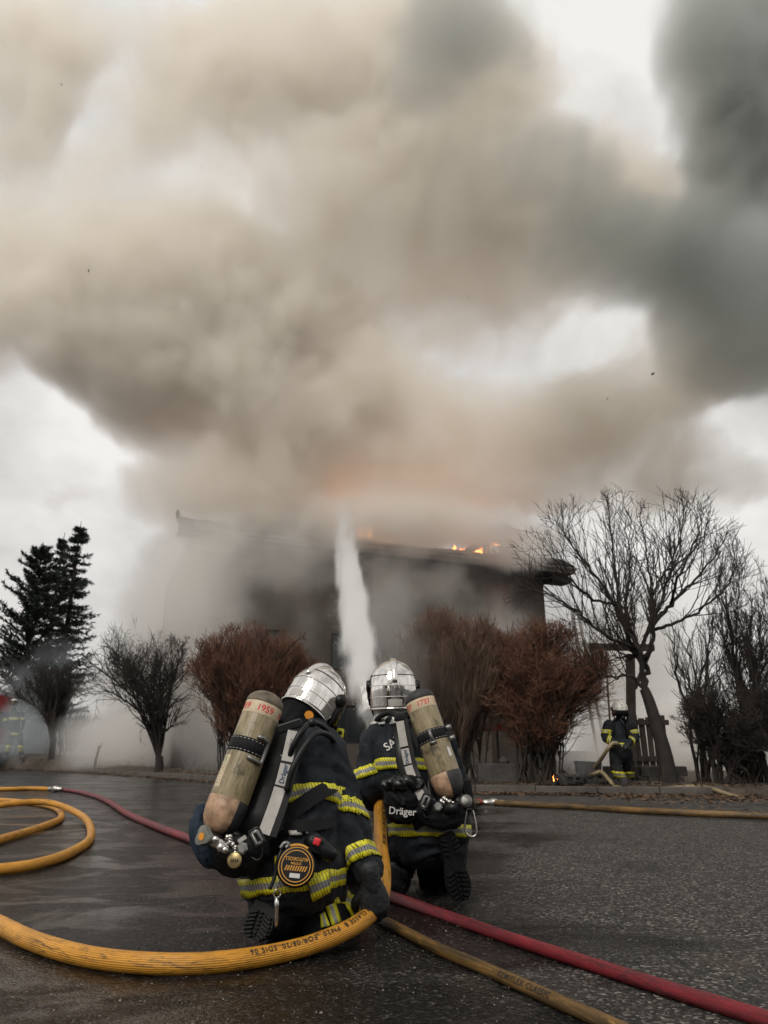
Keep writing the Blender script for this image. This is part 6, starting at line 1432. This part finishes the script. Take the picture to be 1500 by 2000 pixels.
fog('dark_smoke', m_dark, (-2, 12, 8), (22, 27, 34), (160, 50, 170), dark, 0.28, 3.4, 0.17, (0.24, 0.56), 1.6, seed=7, detail=8.0, stretch=(1, 2.4, 1), mottle=.4, rough=.62,
    label='dark grey smoke bank drifting across the upper right sky', holes=[B(1500, 450, 20, 70, 6, 90, 1.0)])
m_low = volume_mat('pale_low_smoke', (0.988, 0.977, 0.962), 1.0, .45)
low = [B(280, 1450, 25, 260, 2.5, 110, 1.2), B(300, 1330, 27, 200, 2.5, 170, .8), B(60, 1445, 34, 330, 3, 100, 1.2), B(1320, 1450, 24, 300, 3, 120, 1.2), B(1220, 1480, 20, 130, 2, 70, .9), B(1230, 1300, 27, 200, 3, 200, .8), B(400, 1400, 22.2, 150, 1.3, 170, 1.3),
       B(350, 1190, 22.4, 180, 1.8, 280, 1.25), B(500, 1080, 22.6, 250, 1.1, 100, .8), B(540, 1220, 22.5, 250, 1.0, 160, .34), B(690, 1030, 24.6, 480, 1.5, 85, 1.25), B(400, 1040, 23.2, 130, 1.2, 60, .9), B(1000, 1060, 26.5, 180, 1.2, 75, 1.1), B(840, 1190, 23.5, 300, 1.2, 220, .52), B(640, 1110, 23.2, 260, 1.0, 150, .3), B(1010, 1070, 26, 160, 1.2, 80, .6), B(1010, 1230, 24, 160, 1.2, 70, .5)]
fog('low_smoke', m_low, (-28, 16, .2), (22, 37, 13), (250, 100, 64), low, 0.55, 1.7, 0.34, (0.16, 0.78), 1.5, seed=3, detail=6.0, stretch=(1, 2, 1), label='pale smoke lying in front of the house and behind the shrubs')
m_mist = volume_mat('drifting_mist', (0.96, 0.955, 0.95), 0.42, .3)
mist = [B(840, 1350, 13.2, 150, .7, 260, .5), B(745, 1290, 13.2, 120, .7, 220, .95), B(750, 1180, 13.3, 90, .6, 130, .7)]
fog('spray_mist', m_mist, (-4, 12, .05), (5, 14.3, 5.5), (90, 23, 60), mist, 0.9, 1.0, 0.5, (0.2, 0.9), .8, seed=5, label='thin spray mist over the brown shrub')
m_blue = volume_mat('bluish_smoke', (0.80, 0.86, 0.90), 0.6, .2)
YB = ky(97, 1.2)
blue = [B(40, 1340, YB+3, 150, .9, 85, .8), B(10, 1440, YB+3, 120, .9, 90, 1.1), B(75, 1450, YB+2.6, 120, .9, 75, 1.0), B(28, 1430, YB-1.0, 80, .7, 80, 1.5), B(145, 1400, YB-1.2, 50, .6, 90, .62), B(110, 1275, YB+2, 110, .8, 60, .55), B(1110, 1480, 12.4, 70, .5, 60, .7)]
fog('blue_smoke', m_blue, (-22, 11.5, .05), (6, YB+4.5, 7.5), (270, 150, 72), blue, 0.9, 1.0, 0.5, (0.24, 0.8), 1.3, seed=11, label='thin bluish smoke around the small shrubs at left')
core = MB(); cp = catmull([P1[0]+(P(722, 1396, 5.0)-P1[0]).normalized()*.30, A(722, 1398, 5.05), A(714, 1352, 6.4), A(706, 1310, 8.0)], 8); core.tube(cp, [float(np.interp(i/(len(cp)-1), [0, .3, 1], [.019, .028, .060])) for i in range(len(cp))], 12)
def stream_mat():
    m = bpy.data.materials.new('broken_water'); m.use_nodes = True; T = NT(m.node_tree); b = m.node_tree.nodes['Principled BSDF']; co = m.node_tree.nodes.new('ShaderNodeTexCoord').outputs['Object']
    b.inputs['Base Color'].default_value = (.84, .83, .81, 1); b.inputs['Roughness'].default_value = .35
    n = T.noise(T.vmath('MULTIPLY', co, (40, 2.5, 12)), 1.0, 4, .6); T.l(T.maprange(n, .32, .58, .25, 1, True), b.inputs['Alpha']); return m
tag(core.build('water_stream', stream_mat()), 'solid white start of the water jet leaving the nozzle between the helmets', 'water jet', None, 'stuff')
# ---- the water jet: a dense white volume of spray, and single drops torn off its edges
JP = catmull([A(722, 1398, 5.05), A(706, 1310, 8.0), A(694, 1220, 11.5), A(684, 1130, 15.5), A(675, 1050, 19.5), A(676, 985, 22.5), A(684, 930, 24.5)], 4)
def jw(t): return float(np.interp(t, [0, .1, .3, .55, .75, .88, 1], [.028, .075, .20, .28, .30, .30, .34]))
m_jet = volume_mat('water_spray', (0.998, 0.996, 0.992), 3.0, 0.0)
jb = []
for i, p in enumerate(JP):
    t = i/(len(JP)-1); r_ = max(.075, jw(t)*1.55); jb.append((p, (r_, max(1.1, r_*2.0) if t > .1 else .7, r_*1.25+.16*(t > .1)), float(np.interp(t, [0, .4, .6, .75, .88, 1], [1.6, 1.15, .70, .36, .17, .05]))))
lo = (min(p.x for p in JP)-1.4, 4.4, .6); hi = (max(p.x for p in JP)+1.6, 26.5, 9.5)
fog('water_jet', m_jet, lo, hi, (int((hi[0]-lo[0])/.055), 220, 150), jb, 2.2, .45, 1.3, (.22, 1.05), 1.6, seed=2, detail=6, stretch=(.30, 3.0, 1.6), label='white water jet shooting up between the two helmets on to the roof')
def drops():
    rn = random.Random(17); mb = MB(); n = len(JP)
    for _ in range(7000):
        t = .88*rn.random()**.8; f = t*(n-1.001); i = int(f); p = JP[i].lerp(JP[i+1], f-i); d = (JP[i+1]-JP[i]).normalized(); w = jw(t)
        off = Vector((rn.gauss(0, 1), 0, rn.gauss(0, 1)-.15)); off = off.normalized()*w*(.7+abs(rn.gauss(0, .55))); off.z -= abs(rn.gauss(0, .5))*w
        if rn.random() < .35: off.x += abs(rn.gauss(0, 1.0))*w*1.4
        q = p+off; s_ = rn.uniform(.0035, .009)*(.5+.7*t); L = s_*rn.uniform(2.5, 6); a = Vector((1, 0, 0)); b = d.cross(a).normalized()
        mb.add([q-d*L, q+a*s_, q+b*s_-a*s_*.5, q-b*s_-a*s_*.5, q+d*L], [(0, 2, 1), (0, 3, 2), (0, 1, 3), (4, 1, 2), (4, 2, 3), (4, 3, 1)])
    o = mb.build('water_drops', material('water_drop', (.80, .79, .77), .25)); o['kind'] = 'stuff'
drops()
